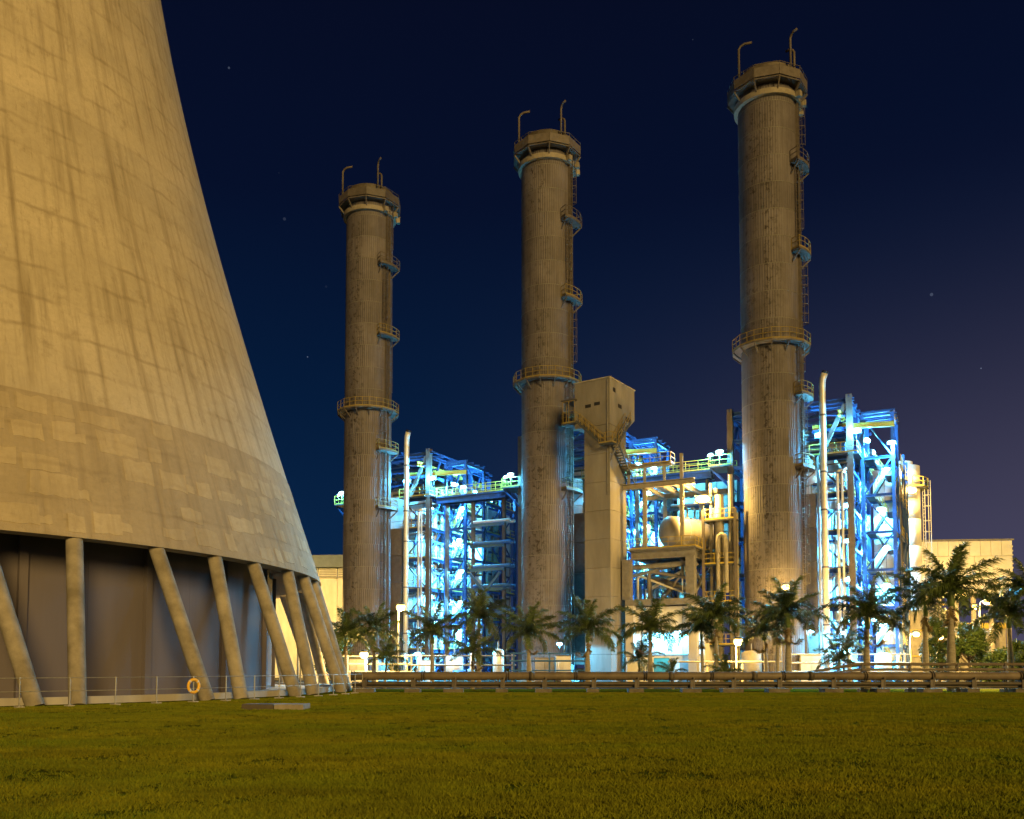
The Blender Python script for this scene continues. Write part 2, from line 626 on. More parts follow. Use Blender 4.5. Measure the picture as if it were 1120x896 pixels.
def handrail(parent, pts, m='yellow_paint', h=1.1, closed=False, gap=1.6, t=0.055):
    bm = bmesh.new()
    rail_mesh(bm, pts, h, closed, gap, t)
    return obj('handrail', mesh(bm, 'handrail', m), parent)


def stair(parent, p, q, w=0.9, m='grating', side=None, rails=True, rail_m='yellow_paint'):
    """a flight of steps between two points"""
    p, q = Vector(p), Vector(q)
    d = q - p
    flat = Vector((d.x, d.y, 0)).normalized()
    s = Vector((-flat.y, flat.x, 0)) * (w / 2)
    bm = bmesh.new()
    for k in (-1, 1):
        bm_bar(bm, p + s * k, q + s * k, 0.06, 0.24)
    n = max(3, int(abs(d.z) / 0.24))
    for i in range(1, n):
        c = p + d * (i / n)
        bm_bar(bm, c - s, c + s, 0.24, 0.04)
    f = obj('stair_flight', mesh(bm, 'stair_flight', m), parent)
    if rails:
        bm = bmesh.new()
        for k in (-1, 1):
            for z in (0.55, 1.05):
                bm_bar(bm, p + s * k + Vector((0, 0, z)), q + s * k + Vector((0, 0, z)), 0.05)
            for i in range(5):
                c = p + s * k + d * (i / 4)
                bm_bar(bm, c, c + Vector((0, 0, 1.05)), 0.05)
        obj('stair_rail', mesh(bm, 'stair_rail', rail_m), f)
    return f


def copy_tree(o, parent=None):
    c = o.copy()
    C.objects.link(c)
    c.parent = parent
    for ch in list(o.children):
        copy_tree(ch, c)
    return c


# ------------------------------------------------------------------ ground
def ground_sheet(name, x0, x1, y0, y1, z, m, nx=1, ny=1):
    bm = bmesh.new()
    vs = [[bm.verts.new((x0 + (x1 - x0) * i / nx, y0 + (y1 - y0) * j / ny, z)) for i in range(nx + 1)] for j in range(ny + 1)]
    for j in range(ny):
        for i in range(nx):
            bm.faces.new((vs[j][i], vs[j][i + 1], vs[j + 1][i + 1], vs[j + 1][i]))
    return tag(obj(name, mesh(bm, name, m)), kind='structure')


ground_sheet('lawn', -1500, 1500, -1500, 1500, 0.0, 'lawn_soil')
ground_sheet('yard_pavement', -120, 200, 72, 260, 0.012, 'yard')

# grass blades: tufts scattered over the lawn, thinner with distance
TUFTS = []
for v in range(3):
    rg = random.Random(40 + v)
    bm = bmesh.new()
    for k in range(16):
        a = rg.uniform(0, 6.28)
        r = rg.uniform(0, 0.10)
        x, y = r * math.cos(a), r * math.sin(a)
        h = rg.uniform(0.022, 0.055)
        w = rg.uniform(0.004, 0.009)
        la = rg.uniform(0, 6.28)
        ln = rg.uniform(0.01, 0.05)
        wa = rg.uniform(0, 6.28)
        dx, dy = math.cos(wa) * w, math.sin(wa) * w
        a1 = bm.verts.new((x - dx, y - dy, 0))
        a2 = bm.verts.new((x + dx, y + dy, 0))
        a3 = bm.verts.new((x + math.cos(la) * ln, y + math.sin(la) * ln, h))
        bm.faces.new((a1, a2, a3))
    me = bpy.data.meshes.new('grass_tuft')
    bm.to_mesh(me)
    bm.free()
    me.materials.append(MATS['grass_blade'])
    TUFTS.append(me)

TCX, TCY = -43.74, 62.99            # centre of the cooling tower
rg = random.Random(5)
pts = []
for y0, y1, dens in ((8.5, 14, 210), (14, 22, 110), (22, 34, 70), (34, 50, 44), (50, 62, 34)):
    wdt = y1 * 0.60 + 1.5
    n = int((y1 - y0) * 2 * wdt * dens)
    for i in range(n):
        x, y = rg.uniform(-wdt, wdt), rg.uniform(y0, y1)
        if math.hypot(x - TCX, y - TCY) < 32.8:
            continue
        if math.sin(x * 1.3 + 2 * math.sin(y * 0.8)) * math.sin(y * 1.1 + 1.7 * math.sin(x * 0.6)) < -0.55 and rg.random() < 0.6:
            continue
        pts.append((x, y, 0.0))
gme = bpy.data.meshes.new('grass_points')
gme.from_pydata(pts, [], [])
grass = obj('grass', gme)
tag(grass, 'short yellow-green mown grass covering the wide lawn', 'grass', kind='stuff')
holder = bpy.data.objects.new('grass_tuft_source', TUFTS[0])   # only read by the node tree, never linked to the scene
holders = [holder] + [bpy.data.objects.new('grass_tuft_source', me) for me in TUFTS[1:]]
ng = bpy.data.node_groups.new('scatter_grass', 'GeometryNodeTree')
ng.interface.new_socket('Geometry', in_out='INPUT', socket_type='NodeSocketGeometry')
ng.interface.new_socket('Geometry', in_out='OUTPUT', socket_type='NodeSocketGeometry')
gi = ng.nodes.new('NodeGroupInput')
go = ng.nodes.new('NodeGroupOutput')
iop = ng.nodes.new('GeometryNodeInstanceOnPoints')
g2i = ng.nodes.new('GeometryNodeGeometryToInstance')
for h_ in reversed(holders):
    oi_ = ng.nodes.new('GeometryNodeObjectInfo')
    oi_.inputs['Object'].default_value = h_
    ng.links.new(oi_.outputs['Geometry'], g2i.inputs[0])
rv = ng.nodes.new('FunctionNodeRandomValue')
rv.data_type = 'FLOAT_VECTOR'
rv.inputs[0].default_value = (-0.15, -0.15, 0)
rv.inputs[1].default_value = (0.15, 0.15, 6.28)
rs = ng.nodes.new('FunctionNodeRandomValue')
rs.data_type = 'FLOAT'
rs.inputs[2].default_value = 0.7
rs.inputs[3].default_value = 1.5
ng.links.new(gi.outputs[0], iop.inputs['Points'])
ng.links.new(g2i.outputs[0], iop.inputs['Instance'])
iop.inputs['Pick Instance'].default_value = True
ng.links.new(rv.outputs[0], iop.inputs['Rotation'])
ng.links.new(rs.outputs[1], iop.inputs['Scale'])
ng.links.new(iop.outputs[0], go.inputs[0])
md = grass.modifiers.new('scatter', 'NODES')
md.node_group = ng

# ------------------------------------------------------------------ cooling tower
H_RIM, R_RIM = 7.94, 29.87
HA, HH0, HB = 15.57, 72.14, 39.2


def shell_r(z):
    return HA * math.sqrt(1 + ((z - HH0) / HB) ** 2)


tower = thing('cooling_tower', 'huge weathered concrete cooling tower on slanted columns beside the lawn', 'cooling tower', (TCX, TCY, 0))
rg = random.Random(3)
LIFT = 1.83
z = H_RIM
k = 0
while z < 96:
    z1 = z + LIFT
    sk = z1 < 15.5
    off = rg.uniform(-0.004, 0.004) + (0.03 if sk else 0.0)
    th = 1.15 - 0.75 * min(1, (z - H_RIM) / 18)
    bm = bmesh.new()
    prof = [(shell_r(z) + off, z + 0.001), (shell_r(z1) + off, z1 - 0.001), (shell_r(z1) - th, z1 - 0.001), (shell_r(z) - th, z + 0.001)]
    bm_ring(bm, prof, seg=176)
    me = mesh(bm, 'shell_lift', 'tower_skirt' if sk else 'tower_shell')
    for p in me.polygons:
        p.use_smooth = False
    obj('shell_lift', me, tower)
    z = z1
    k += 1

# repair patches standing a few millimetres proud on the skirt


def patch(a, z0, wa, hz):
    """curved slab of mortar with a ragged outline"""
    n = max(3, int(wa / 0.012))
    prg = random.Random(int(a * 9999) + int(z0 * 77))
    lo_ = [z0 + prg.uniform(-0.07, 0.07) for i in range(n + 1)]
    hi_ = [z0 + hz + prg.uniform(-0.09, 0.09) for i in range(n + 1)]
    sk0, sk1 = prg.uniform(-0.004, 0.004), prg.uniform(-0.004, 0.004)
    bm = bmesh.new()

    def pt(i, z_, off):
        aa = a + wa * i / n + (sk0 if i == 0 else sk1 if i == n else 0) * (z_ - z0)
        r = shell_r(z_) + off
        return bm.verts.new((r * math.cos(aa), r * math.sin(aa), z_))
    rows = []
    for j in range(4):
        f = (0, 0.04, 0.96, 1)[j]
        rows.append([pt(i, lo_[i] + (hi_[i] - lo_[i]) * f, 0.046 if j in (1, 2) else 0.0) for i in range(n + 1)])
    for j in range(3):
        for i in range(n):
            bm.faces.new((rows[j][i], rows[j][i + 1], rows[j + 1][i + 1], rows[j + 1][i]))
    return obj('repair_patch', mesh(bm, 'repair_patch', 'tower_patch'), tower)


a = -58.0
taken = []
for row, (zr, hh) in enumerate(((8.35, 1.0), (9.75, 1.15), (11.25, 1.2), (12.8, 1.15), (14.15, 0.95))):
    a = -60 + rg.uniform(0, 3)
    while a < 22:
        wdeg = rg.choice((1.6, 2.2, 2.8, 3.4, 4.4))
        if rg.random() < 0.72:
            h1 = hh * rg.uniform(0.6, 1.1)
            patch(R(a), zr + rg.uniform(-0.15, 0.15), R(wdeg), h1)
            if rg.random() < 0.3:
                patch(R(a + wdeg + 0.02), zr + rg.uniform(0.0, 0.2), R(1.1), h1 * 0.45)
                a += 1.1
        a += wdeg + rg.uniform(0.5, 1.6)

# slanted columns in V pairs
SURVEYED = {0: ((-44.75, -48.3), (-41.5, -40.0)), 1: ((-29.0, -31.6), (-24.6, -23.5)), 2: ((-15.2, -16.6), (-11.0, -7.6)), 3: ((0.3, -1.2), (4.5, 5.6))}   # the legs in view are not quite regular
cols = []
for kk in range(24):
    cdeg = -42.7 + 15 * kk
    for sgn in (-1, 1):
        fa, ta = R(cdeg + sgn * 2.1), R(cdeg + sgn * 4.4)
        if kk in SURVEYED:
            fa, ta = [R(v) for v in SURVEYED[kk][0 if sgn < 0 else 1]]
        p = Vector((32.0 * math.cos(fa), 32.0 * math.sin(fa), -0.05))
        q = Vector((29.32 * math.cos(ta), 29.32 * math.sin(ta), H_RIM + 0.35))
        cols.append((p, q))
for p, q in cols:
    d = (q - p)
    o = obj('column', unit_tube('concrete', 28), tower, (p + q) / 2, d.to_track_quat('Z', 'Y').to_euler(), (0.78, 0.78, d.length))
# basin kerb, basin floor, inner wall with pilasters
bm = bmesh.new()
bm_ring(bm, [(31.1, 0.0), (31.1, 0.34), (30.75, 0.34), (30.75, 0.0)], seg=120)
obj('basin_kerb', mesh(bm, 'basin_kerb', 'pale_concrete'), tower)
bm = bmesh.new()
bm_ring(bm, [(30.74, 0.02), (30.74, 0.14), (10, 0.14), (10, 0.02)], seg=120)
obj('basin_floor', mesh(bm, 'basin_floor', 'pale_concrete'), tower)
for kk in range(24):                        # wall built of bays that butt at the pilasters
    bm = bmesh.new()
    a0 = R(-50.2 + 15 * kk)
    bm_ring(bm, [(26.3, 0.15), (26.3, 8.6), (26.0, 8.6), (26.0, 0.15)], a0 + 0.0002, a0 + R(15) - 0.0002, seg=12)
    obj('wall_bay', mesh(bm, 'wall_bay', 'basin_wall'), tower)
    a1 = R(-49.9 + 15 * kk + 7.4)
    block('pilaster', tower, (26.42 * math.cos(a1), 26.42 * math.sin(a1), 4.37), (0.34, 0.42, 8.4), 'basin_wall', a1)

# safety fence around the tower
fence = thing('safety_fence', 'thin galvanised post and rail fence around the cooling tower foot', 'fence', (TCX, TCY, 0))
FA = [-57.0 + 3.42 * i for i in range(17)]
FP = [Vector((33.7 * math.cos(R(a)), 33.7 * math.sin(R(a)), 0)) for a in FA]
for i, p in enumerate(FP):
    po = span('post', fence, p, p + Vector((0, 0, 1.28)), 0.06, 0.06, 'galvanised', 'tube')
    block('base_plate', fence, (p.x, p.y, 0.03), (0.42, 0.30, 0.08), 'pale_concrete', R(FA[i]))
    if i:
        for zz in (1.25, 0.68):
            q = FP[i - 1]
            span('rail', fence, q + Vector((0, 0, zz)), p + Vector((0, 0, zz)), 0.035, 0.035, 'galvanised', 'tube')
# lifebuoy hanging on the fence
bm = bmesh.new()
for i in range(28):
    pass
rr_, rt = 0.31, 0.075
rings = []
for i in range(28):
    a = 2 * math.pi * i / 28
    rings.append([bm.verts.new(((rr_ + rt * math.cos(b)) * math.cos(a), rt * 0.8 * math.sin(b), (rr_ + rt * math.cos(b)) * math.sin(a))) for b in [2 * math.pi * j / 10 for j in range(10)]])
for i in range(28):
    for j in range(10):
        bm.faces.new((rings[i][j], rings[i][(j + 1) % 10], rings[(i + 1) % 28][(j + 1) % 10], rings[(i + 1) % 28][j]))
ba = R(-33.2)
bpos = Vector((TCX + 33.82 * math.cos(ba), TCY + 33.82 * math.sin(ba), 0.80))
buoy = thing('lifebuoy', 'orange ring lifebuoy hanging on the cooling tower fence', 'lifebuoy', bpos, ba + R(90))
obj('ring', mesh(bm, 'ring', 'lifebuoy_orange', True), buoy)
for i in range(4):
    a = R(45 + 90 * i)
    bm = bmesh.new()
    r0 = []
    for kx in (-0.10, 0.10):
        r0.append([bm.verts.new(((rr_ + rt * 1.06 * math.cos(b)) * math.cos(a + kx), rt * 0.86 * math.sin(b), (rr_ + rt * 1.06 * math.cos(b)) * math.sin(a + kx))) for b in [2 * math.pi * j / 10 for j in range(10)]])
    for j in range(10):
        bm.faces.new((r0[0][j], r0[0][(j + 1) % 10], r0[1][(j + 1) % 10], r0[1][j]))
    obj('band', mesh(bm, 'band', 'white_paint', True), buoy)
# concrete slab cover on the lawn
slab = thing('slab_cover', 'low flat concrete cover slab lying on the lawn near the fence', 'slab', (-9.6, 37.4, 0), R(-4))
for x, wx, m in ((-0.62, 1.3, 'pipe_dark'), (0.66, 1.2, 'concrete')):
    bm = bmesh.new()
    bm_box(bm, (x, 0, 0.1), (wx, 1.0, 0.24))
    bmesh.ops.bevel(bm, geom=list(bm.edges), offset=0.02, segments=1, affect='EDGES')
    obj('slab_half', mesh(bm, 'slab_half', m), slab)

# ------------------------------------------------------------------ power units: stack, boiler frame, vent pipe
UX, UY = Vector((0.8883, -0.4593, 0)), Vector((0.4593, 0.8883, 0))
TH = math.atan2(UX.y, UX.x)
STEP = Vector((-23.2, 12.0, 0))
S3 = Vector((27.4, 95.0, 0))
SITES = [S3 + STEP * 2, S3 + STEP, S3]            # far, middle, near


def loc(site, a, b, z=0.0):
    return site + UX * a + UY * b + Vector((0, 0, z))


RS = 3.05


def course_mesh(h):
    bm = bmesh.new()
    n = 288
    lo, hi = [], []
    for i in range(n):
        a = 2 * math.pi * i / n
        r = RS + (0.022 if i % 4 in (0, 1) else 0.0)
        lo.append(bm.verts.new((r * math.cos(a), r * math.sin(a), 0.015)))
        hi.append(bm.verts.new((r * math.cos(a), r * math.sin(a), h - 0.015)))
    for i in range(n):
        bm.faces.new((lo[i], lo[(i + 1) % n], hi[(i + 1) % n], hi[i]))
    bm.faces.new(hi)
    bm.faces.new(lo[::-1])
    return mesh(bm, 'cladding_course', 'stack_cladding')


def make_stack():
    st = thing('exhaust_stack', 'tall stack', 'chimney', S3, TH)
    HC = 2.88
    cm = course_mesh(HC)
    for i in range(22):
        obj('cladding_course', cm, st, (0, 0, 0.15 + i * HC), (0, 0, R(1.25 * (i % 3))))
        bm_ = None
    topz = 0.15 + 22 * HC                              # 63.5
    seam = CACHE.get('seam')
    bm = bmesh.new()
    bm_ring(bm, [(RS + 0.0, -0.03), (RS + 0.036, -0.03), (RS + 0.036, 0.03), (RS + 0.0, 0.03)], seg=72)
    seam = mesh(bm, 'seam_strip', 'seam')
    for i in range(1, 22):
        obj('seam_strip', seam, st, (0, 0, 0.15 + i * HC))
    # mouth
    bm = bmesh.new()
    bm_ring(bm, [(RS - 0.25, topz + 0.05), (RS + 0.05, topz + 0.05), (RS + 0.05, topz + 1.2), (RS - 0.1, topz + 1.35), (RS - 0.25, topz + 1.2)], seg=48)
    obj('mouth', mesh(bm, 'mouth', 'pipe_dark'), st)
    # octagonal gallery round the top
    ro = 4.12

    def octo(r, z, n=10):
        return [Vector((r * math.cos(2 * math.pi * i / n + 0.2), r * math.sin(2 * math.pi * i / n + 0.2), z)) for i in range(n)]
    bm = bmesh.new()
    n = 10
    lo, hi = octo(ro, 62.55), octo(ro, 62.68)
    li, hi2 = octo(RS + 0.03, 62.55), octo(RS + 0.03, 62.68)
    L, Hh, LI, HI = [[bm.verts.new(v) for v in q] for q in (lo, hi, li, hi2)]
    for i in range(n):
        j = (i + 1) % n
        bm.faces.new((L[i], L[j], Hh[j], Hh[i]))
        bm.faces.new((Hh[i], Hh[j], HI[j], HI[i]))
        bm.faces.new((LI[i], LI[j], L[j], L[i]))
    obj('gallery_deck', mesh(bm, 'gallery_deck', 'steel_brown'), st)
    for i in range(n):
        a_, b_ = lo[i], lo[(i + 1) % n]
        v = (b_ - a_)
        block('parapet_panel', st, (a_ + b_) / 2 + Vector((0, 0, 0.72)), (v.length - 0.05, 0.05, 0.95), 'steel_brown', math.atan2(v.y, v.x))
        c = (a_ + b_) / 2
        span('bracket', st, (c.x / c.length * RS * 1.0, c.y / c.length * RS, 0) if False else Vector((lo[i].x * RS / ro, lo[i].y * RS / ro, 61.2)), lo[i] + Vector((0, 0, -0.06)), 0.14, 0.2, 'steel_brown')
    handrail(st, octo(ro, 63.3), 'steel_brown', 0.85, True, 1.4, 0.05)
    # pale stiffening ring below it
    bm = bmesh.new()
    bm_ring(bm, [(RS + 0.0, 61.15), (RS + 0.42, 61.2), (RS + 0.46, 61.75), (RS + 0.0, 61.8)], seg=40)
    obj('stiffening_ring', mesh(bm, 'stiffening_ring', 'stack_band'), st)
    for az in (-20, 10, 35):
        block('junction_box', st, ((RS + 0.7) * math.cos(R(az)), (RS + 0.7) * math.sin(R(az)), 61.45), (0.5, 0.5, 0.6), 'stack_band', R(az))
    # ring gallery in the middle
    rg_ = 4.05
    bm = bmesh.new()
    bm_ring(bm, [(RS + 0.03, 34.95), (rg_, 34.95), (rg_, 35.1), (RS + 0.03, 35.1)], seg=14)
    obj('gallery_deck', mesh(bm, 'gallery_deck', 'steel_brown'), st)
    cp = [Vector((rg_ * math.cos(2 * math.pi * i / 14), rg_ * math.sin(2 * math.pi * i / 14), 35.1)) for i in range(14)]
    handrail(st, cp, 'rail_dull', 1.15, True, 1.2, 0.055)
    for i in range(14):
        a_ = 2 * math.pi * i / 14
        span('bracket', st, (RS * math.cos(a_), RS * math.sin(a_), 34.1), (rg_ * 0.985 * math.cos(a_), rg_ * 0.985 * math.sin(a_), 34.94), 0.1, 0.14, 'steel_brown')
    # side landings on the ladder side
    for zz in (54.0, 44.6, 29.5, 22.0):
        a0, a1 = R(-34), R(18)
        bm = bmesh.new()
        bm_ring(bm, [(RS + 0.03, zz), (RS + 1.15, zz), (RS + 1.15, zz + 0.22), (RS + 0.03, zz + 0.22)], a0, a1, seg=4)
        obj('landing_deck', mesh(bm, 'landing_deck', 'steel_brown'), st)
        arc = [Vector(((RS + 1.13) * math.cos(a0 + (a1 - a0) * i / 4), (RS + 1.13) * math.sin(a0 + (a1 - a0) * i / 4), zz + 0.22)) for i in range(5)]
        arc = [Vector(((RS + 0.1) * math.cos(a0), (RS + 0.1) * math.sin(a0), zz + 0.22))] + arc + [Vector(((RS + 0.1) * math.cos(a1), (RS + 0.1) * math.sin(a1), zz + 0.22))]
        handrail(st, arc, 'rail_dull' if zz < 50 else 'steel_brown', 1.15, False, 1.0, 0.055)
        for a_ in (a0 + 0.05, a1 - 0.05):
            span('bracket', st, (RS * math.cos(a_), RS * math.sin(a_), zz - 1.0), ((RS + 1.1) * math.cos(a_), (RS + 1.1) * math.sin(a_), zz - 0.01), 0.1, 0.14, 'steel_brown')
    # caged ladders between the landings
    for (z0, z1, az) in ((54.3, 62.5, -2), (44.9, 54.0, -16), (35.2, 44.6, -2), (29.8, 34.9, -20), (8, 29.5, -16)):
        bm = bmesh.new()
        ca, sa = math.cos(R(az)), math.sin(R(az))
        tx, ty = -sa, ca
        for s in (-0.25, 0.25):
            bm_bar(bm, ((RS + 0.2) * ca + tx * s, (RS + 0.2) * sa + ty * s, z0), ((RS + 0.2) * ca + tx * s, (RS + 0.2) * sa + ty * s, z1 + 0.9), 0.06)
        zz = z0 + 0.3
        while zz < z1:
            bm_bar(bm, ((RS + 0.2) * ca - tx * .25, (RS + 0.2) * sa - ty * .25, zz), ((RS + 0.2) * ca + tx * .25, (RS + 0.2) * sa + ty * .25, zz), 0.03)
            zz += 0.4
        ld = obj('ladder', mesh(bm, 'ladder', 'steel_brown'), st)
        bm = bmesh.new()
        for hoop in range(int((z1 - z0 - 2) / 1.0)):
            zz = z0 + 2.2 + hoop
            pr = None
            for i in range(7):
                t_ = -math.pi / 2 + math.pi * i / 6
                rr = RS + 0.2 + 0.65 * math.cos(t_)
                s = 0.36 * math.sin(t_)
                q = Vector((rr * ca + tx * s, rr * sa + ty * s, zz))
                if pr:
                    bm_bar(bm, pr, q, 0.03, 0.06)
                pr = q
        for i in (1, 3, 5):
            t_ = -math.pi / 2 + math.pi * i / 6
            rr = RS + 0.2 + 0.65 * math.cos(t_)
            s = 0.36 * math.sin(t_)
            bm_bar(bm, (rr * ca + tx * s, rr * sa + ty * s, z0 + 2.2), (rr * ca + tx * s, rr * sa + ty * s, z1), 0.04)
        obj('ladder_cage', mesh(bm, 'ladder_cage', 'steel_brown'), ld)
    # cable tray
    for az in (-9, 3):
        ca, sa = math.cos(R(az)), math.sin(R(az))
        span('cable_tray', st, ((RS + 0.1) * ca, (RS + 0.1) * sa, 2), ((RS + 0.1) * ca, (RS + 0.1) * sa, 61), 0.28, 0.12, 'steel_brown')
    # goosenecks on the rim
    for az, h, ln, dr in ((-128, 3.4, 1.35, 0.2), (-38, 3.3, -0.9, 2.6), (-30, 2.0, 0.9, 2.9)):
        base = Vector((3.7 * math.cos(R(az)), 3.7 * math.sin(R(az)), 62.6))
        bm = bmesh.new()
        dv = Vector((math.cos(dr), math.sin(dr), 0)) * ln
        top = 64.2 + h
        bm_tube(bm, [base, Vector((base.x, base.y, top - 0.5)), Vector((base.x, base.y, top - 0.2)) + dv * 0.15, Vector((base.x, base.y, top)) + dv * 0.45, Vector((base.x, base.y, top + 0.02)) + dv], 0.13, 8)
        obj('gooseneck', mesh(bm, 'gooseneck', 'steel_brown', True), st)
    # foundation ring
    bm = bmesh.new()
    bm_ring(bm, [(RS - 0.2, 0.0), (RS + 0.6, 0.0), (RS + 0.6, 0.5), (RS + 0.3, 0.6), (RS - 0.2, 0.6)], seg=36)
    obj('foundation', mesh(bm, 'foundation', 'concrete'), st)
    return st


stack = make_stack()
STACK_L = ['tall grey-brown exhaust stack standing farthest, nearest the cooling tower', 'tall grey-brown exhaust stack beside the concrete lift tower', 'tallest-looking rust-stained exhaust stack with yellow floodlit boiler right of it']
stacks = [copy_tree(stack), copy_tree(stack), stack]
for i, s_ in enumerate(stacks):
    s_.location = SITES[i]
    s_['label'] = STACK_L[i]
    s_['group'] = 'three exhaust stacks in a row'
stacks[2]['label'] = 'largest exhaust stack of the row with rust blisters down its front'
stacks[1]['label'] = 'middle exhaust stack of the three, beside the concrete lift tower'
stacks[0]['label'] = 'smallest-looking exhaust stack of the three, closest to the cooling tower'

AL, AR, BF = -5.3, 7.25, 3.6
ROWS = (3.6, 9.0, 14.5, 20.0)
LEV = (4, 8, 12, 16, 20, 24)


def make_frame(stairbay=True):
    fr = thing('boiler_frame', 'frame', 'boiler house', S3, TH)
    rg = random.Random(77)
    # casing walls of the boiler, built of panels
    x0, x1, y0, y1, zb, zt = -3.6, 5.3, 5.4, 22.0, 2.6, 24.6
    nz, ny, nx = 7, 5, 3
    dz = (zt - zb) / nz
    for j in range(nz):
        zc = zb + dz * (j + 0.5)
        for i in range(ny):
            dy = (y1 - y0) / ny
            for xx in (x0, x1):
                block('casing_panel', fr, (xx, y0 + dy * (i + 0.5), zc), (0.16 + 0.03 * rg.random(), dy - 0.05, dz - 0.05), 'casing')
        for i in range(nx):
            dx = (x1 - x0) / nx
            block('casing_panel', fr, (x0 + dx * (i + 0.5), y0 + 0.1, zc), (dx - 0.25, 0.16, dz - 0.05), 'casing')
            block('casing_panel', fr, (x0 + dx * (i + 0.5), y1 - 0.1, zc), (dx - 0.25, 0.16, dz - 0.05), 'casing')
    block('casing_roof', fr, ((x0 + x1) / 2, (y0 + y1) / 2, zt + 0.1), (x1 - x0 - 0.2, y1 - y0 - 0.2, 0.18), 'casing')
    # buckstays on the casing
    for j in range(nz + 1):
        zc = zb + dz * j
        span('buckstay', fr, (x1 + 0.24, y0, zc), (x1 + 0.24, y1, zc), 0.25, 0.3, 'steel_blue', 'ibeam')
        if j < nz:
            span('buckstay', fr, (3.2, y0 - 0.22, zc), (x1, y0 - 0.22, zc), 0.25, 0.3, 'steel_blue', 'ibeam')
    # breeching duct from the boiler into the stack
    for j in range(5):
        block('duct_panel', fr, (1.6, 3.9, 2.0 + 3.6 * j + 1.8), (4.6, 3.0, 3.55), 'steel_brown')
    # columns
    for a in (AL, AR):
        for b in ROWS:
            m = 'steel_brown' if (b == BF) else 'steel_blue'
            span('column', fr, (a, b, 0), (a, b, 30.4 if b == BF else 29.4), 0.62 if b == BF else 0.46, 0.62 if b == BF else 0.46, m, 'ibeam')
    for a in (1.0,):
        span('column', fr, (a, 20.0, 24.8), (a, 20.0, 29.4), 0.4, 0.4, 'steel_blue', 'ibeam')
    # beams on every level
    for zz in LEV + (27.0, 29.6):
        for a in (AL, AR):
            for i in range(3):
                span('beam', fr, (a, ROWS[i] + 0.25, zz - 0.2), (a, ROWS[i + 1] - 0.25, zz - 0.2), 0.24, 0.40, 'steel_blue', 'ibeam')
        span('beam', fr, (AR - 3.8, BF, zz - 0.2), (AR - 0.3, BF, zz - 0.2), 0.24, 0.40, 'steel_blue', 'ibeam')
        span('beam', fr, (AL + 0.3, BF, zz - 0.2), (AL + 1.4, BF + 0.4, zz - 0.2), 0.24, 0.40, 'steel_blue', 'ibeam')
        if zz > 24:
            span('beam', fr, (AL + 0.3, 20, zz - 0.2), (AR - 0.3, 20, zz - 0.2), 0.24, 0.40, 'steel_blue', 'ibeam')
    # braces on the near side wall, alternating; and on the front bay
    for k, zz in enumerate((0,) + LEV[:-1]):
        for i in range(3):
            p0, p1 = ROWS[i], ROWS[i + 1]
            pm = (p0 + p1) / 2
            if (k + i) % 3 == 0:
                span('brace', fr, (AR + 0.03, p0 + 0.2, zz + 0.1), (AR + 0.03, p1 - 0.2, zz + 3.5), 0.18, 0.18, 'steel_blue')
                span('brace', fr, (AR - 0.16, p1 - 0.2, zz + 0.1), (AR - 0.16, p0 + 0.2, zz + 3.5), 0.18, 0.18, 'steel_blue')
            else:
                span('brace', fr, (AR, p0 + 0.2, zz + 0.1), (AR, pm, zz + 3.5), 0.18, 0.18, 'steel_blue')
                span('brace', fr, (AR, p1 - 0.2, zz + 0.1), (AR, pm, zz + 3.5), 0.18, 0.18, 'steel_blue')
        sgn = k % 2
        span('brace', fr, (AR - 0.3 if sgn else AR - 3.7, BF + 0.02, zz + 0.1), (AR - 3.7 if sgn else AR - 0.3, BF + 0.02, zz + 3.5), 0.2, 0.2, 'steel_brown')
    for i in range(3):
        span('brace', fr, (AR, ROWS[i] + 0.2, 24.4), (AR, (ROWS[i] + ROWS[i + 1]) / 2, 29.1), 0.2, 0.2, 'steel_blue')
    # big inclined struts under the roof of the front bay
    span('strut', fr, (AR - 3.6, BF, 23.0), (AR - 0.4, BF, 29.4), 0.42, 0.42, 'steel_brown')
    span('strut', fr, (AL, BF + 0.4, 25.0), (AL, BF + 3.4, 29.2), 0.3, 0.3, 'steel_blue')
    # roof: purlins, open trusses, thin sheets
    for b in (3.7, 6.4, 9.0, 11.8, 14.5, 17.2, 20.0):
        span('roof_beam', fr, (AL - 0.4, b, 29.9), (AR + 0.5, b, 29.9), 0.2, 0.34, 'steel_blue', 'ibeam')
    for a in (AL, -1.2, 3.1, AR):
        span('purlin', fr, (a, 3.2, 30.2), (a, 20.6, 30.2), 0.16, 0.2, 'steel_blue', 'ibeam')
    # yellow crane runway
    span('crane_beam', fr, (AR - 0.9, 2.2, 28.3), (AR - 0.9, 20.6, 28.3), 0.3, 0.55, 'yellow_paint', 'ibeam')
    span('crane_beam', fr, (3.4, BF + 0.6, 27.4), (11.4, BF + 2.6, 27.4), 0.3, 0.55, 'yellow_paint', 'ibeam')
    # platforms
    for zz in LEV:
        wide = 1.0 if zz == 24 else 0.0
        block('platform', fr, ((5.75 + AR + wide) / 2 - 0.1, 11.8, zz + 0.03), (AR - 5.75 + wide, 16.8, 0.1), 'grating')
        block('platform', fr, (5.2, BF + 0.55 - wide * 0.5, zz + 0.03), (3.9, 1.2 + wide, 0.1), 'grating')
        handrail(fr, [(3.3, BF - 0.05 - wide, zz + 0.08), (AR - 0.1 + wide * 0.9, BF - 0.05 - wide, zz + 0.08), (AR - 0.1 + wide * 0.9, 20.0, zz + 0.08)], 'yellow_paint', 1.1, False, 1.5, 0.06)
    handrail(fr, [(5.4, 5.6, 24.9), (5.4, 21.5, 24.9), (-3.4, 21.5, 24.9)], 'yellow_paint', 1.1, False, 1.5, 0.06)
    # left-hand landing with bracket
    block('platform', fr, (AL - 1.1, BF + 1.0, 24.03), (2.4, 3.6, 0.14), 'grating')
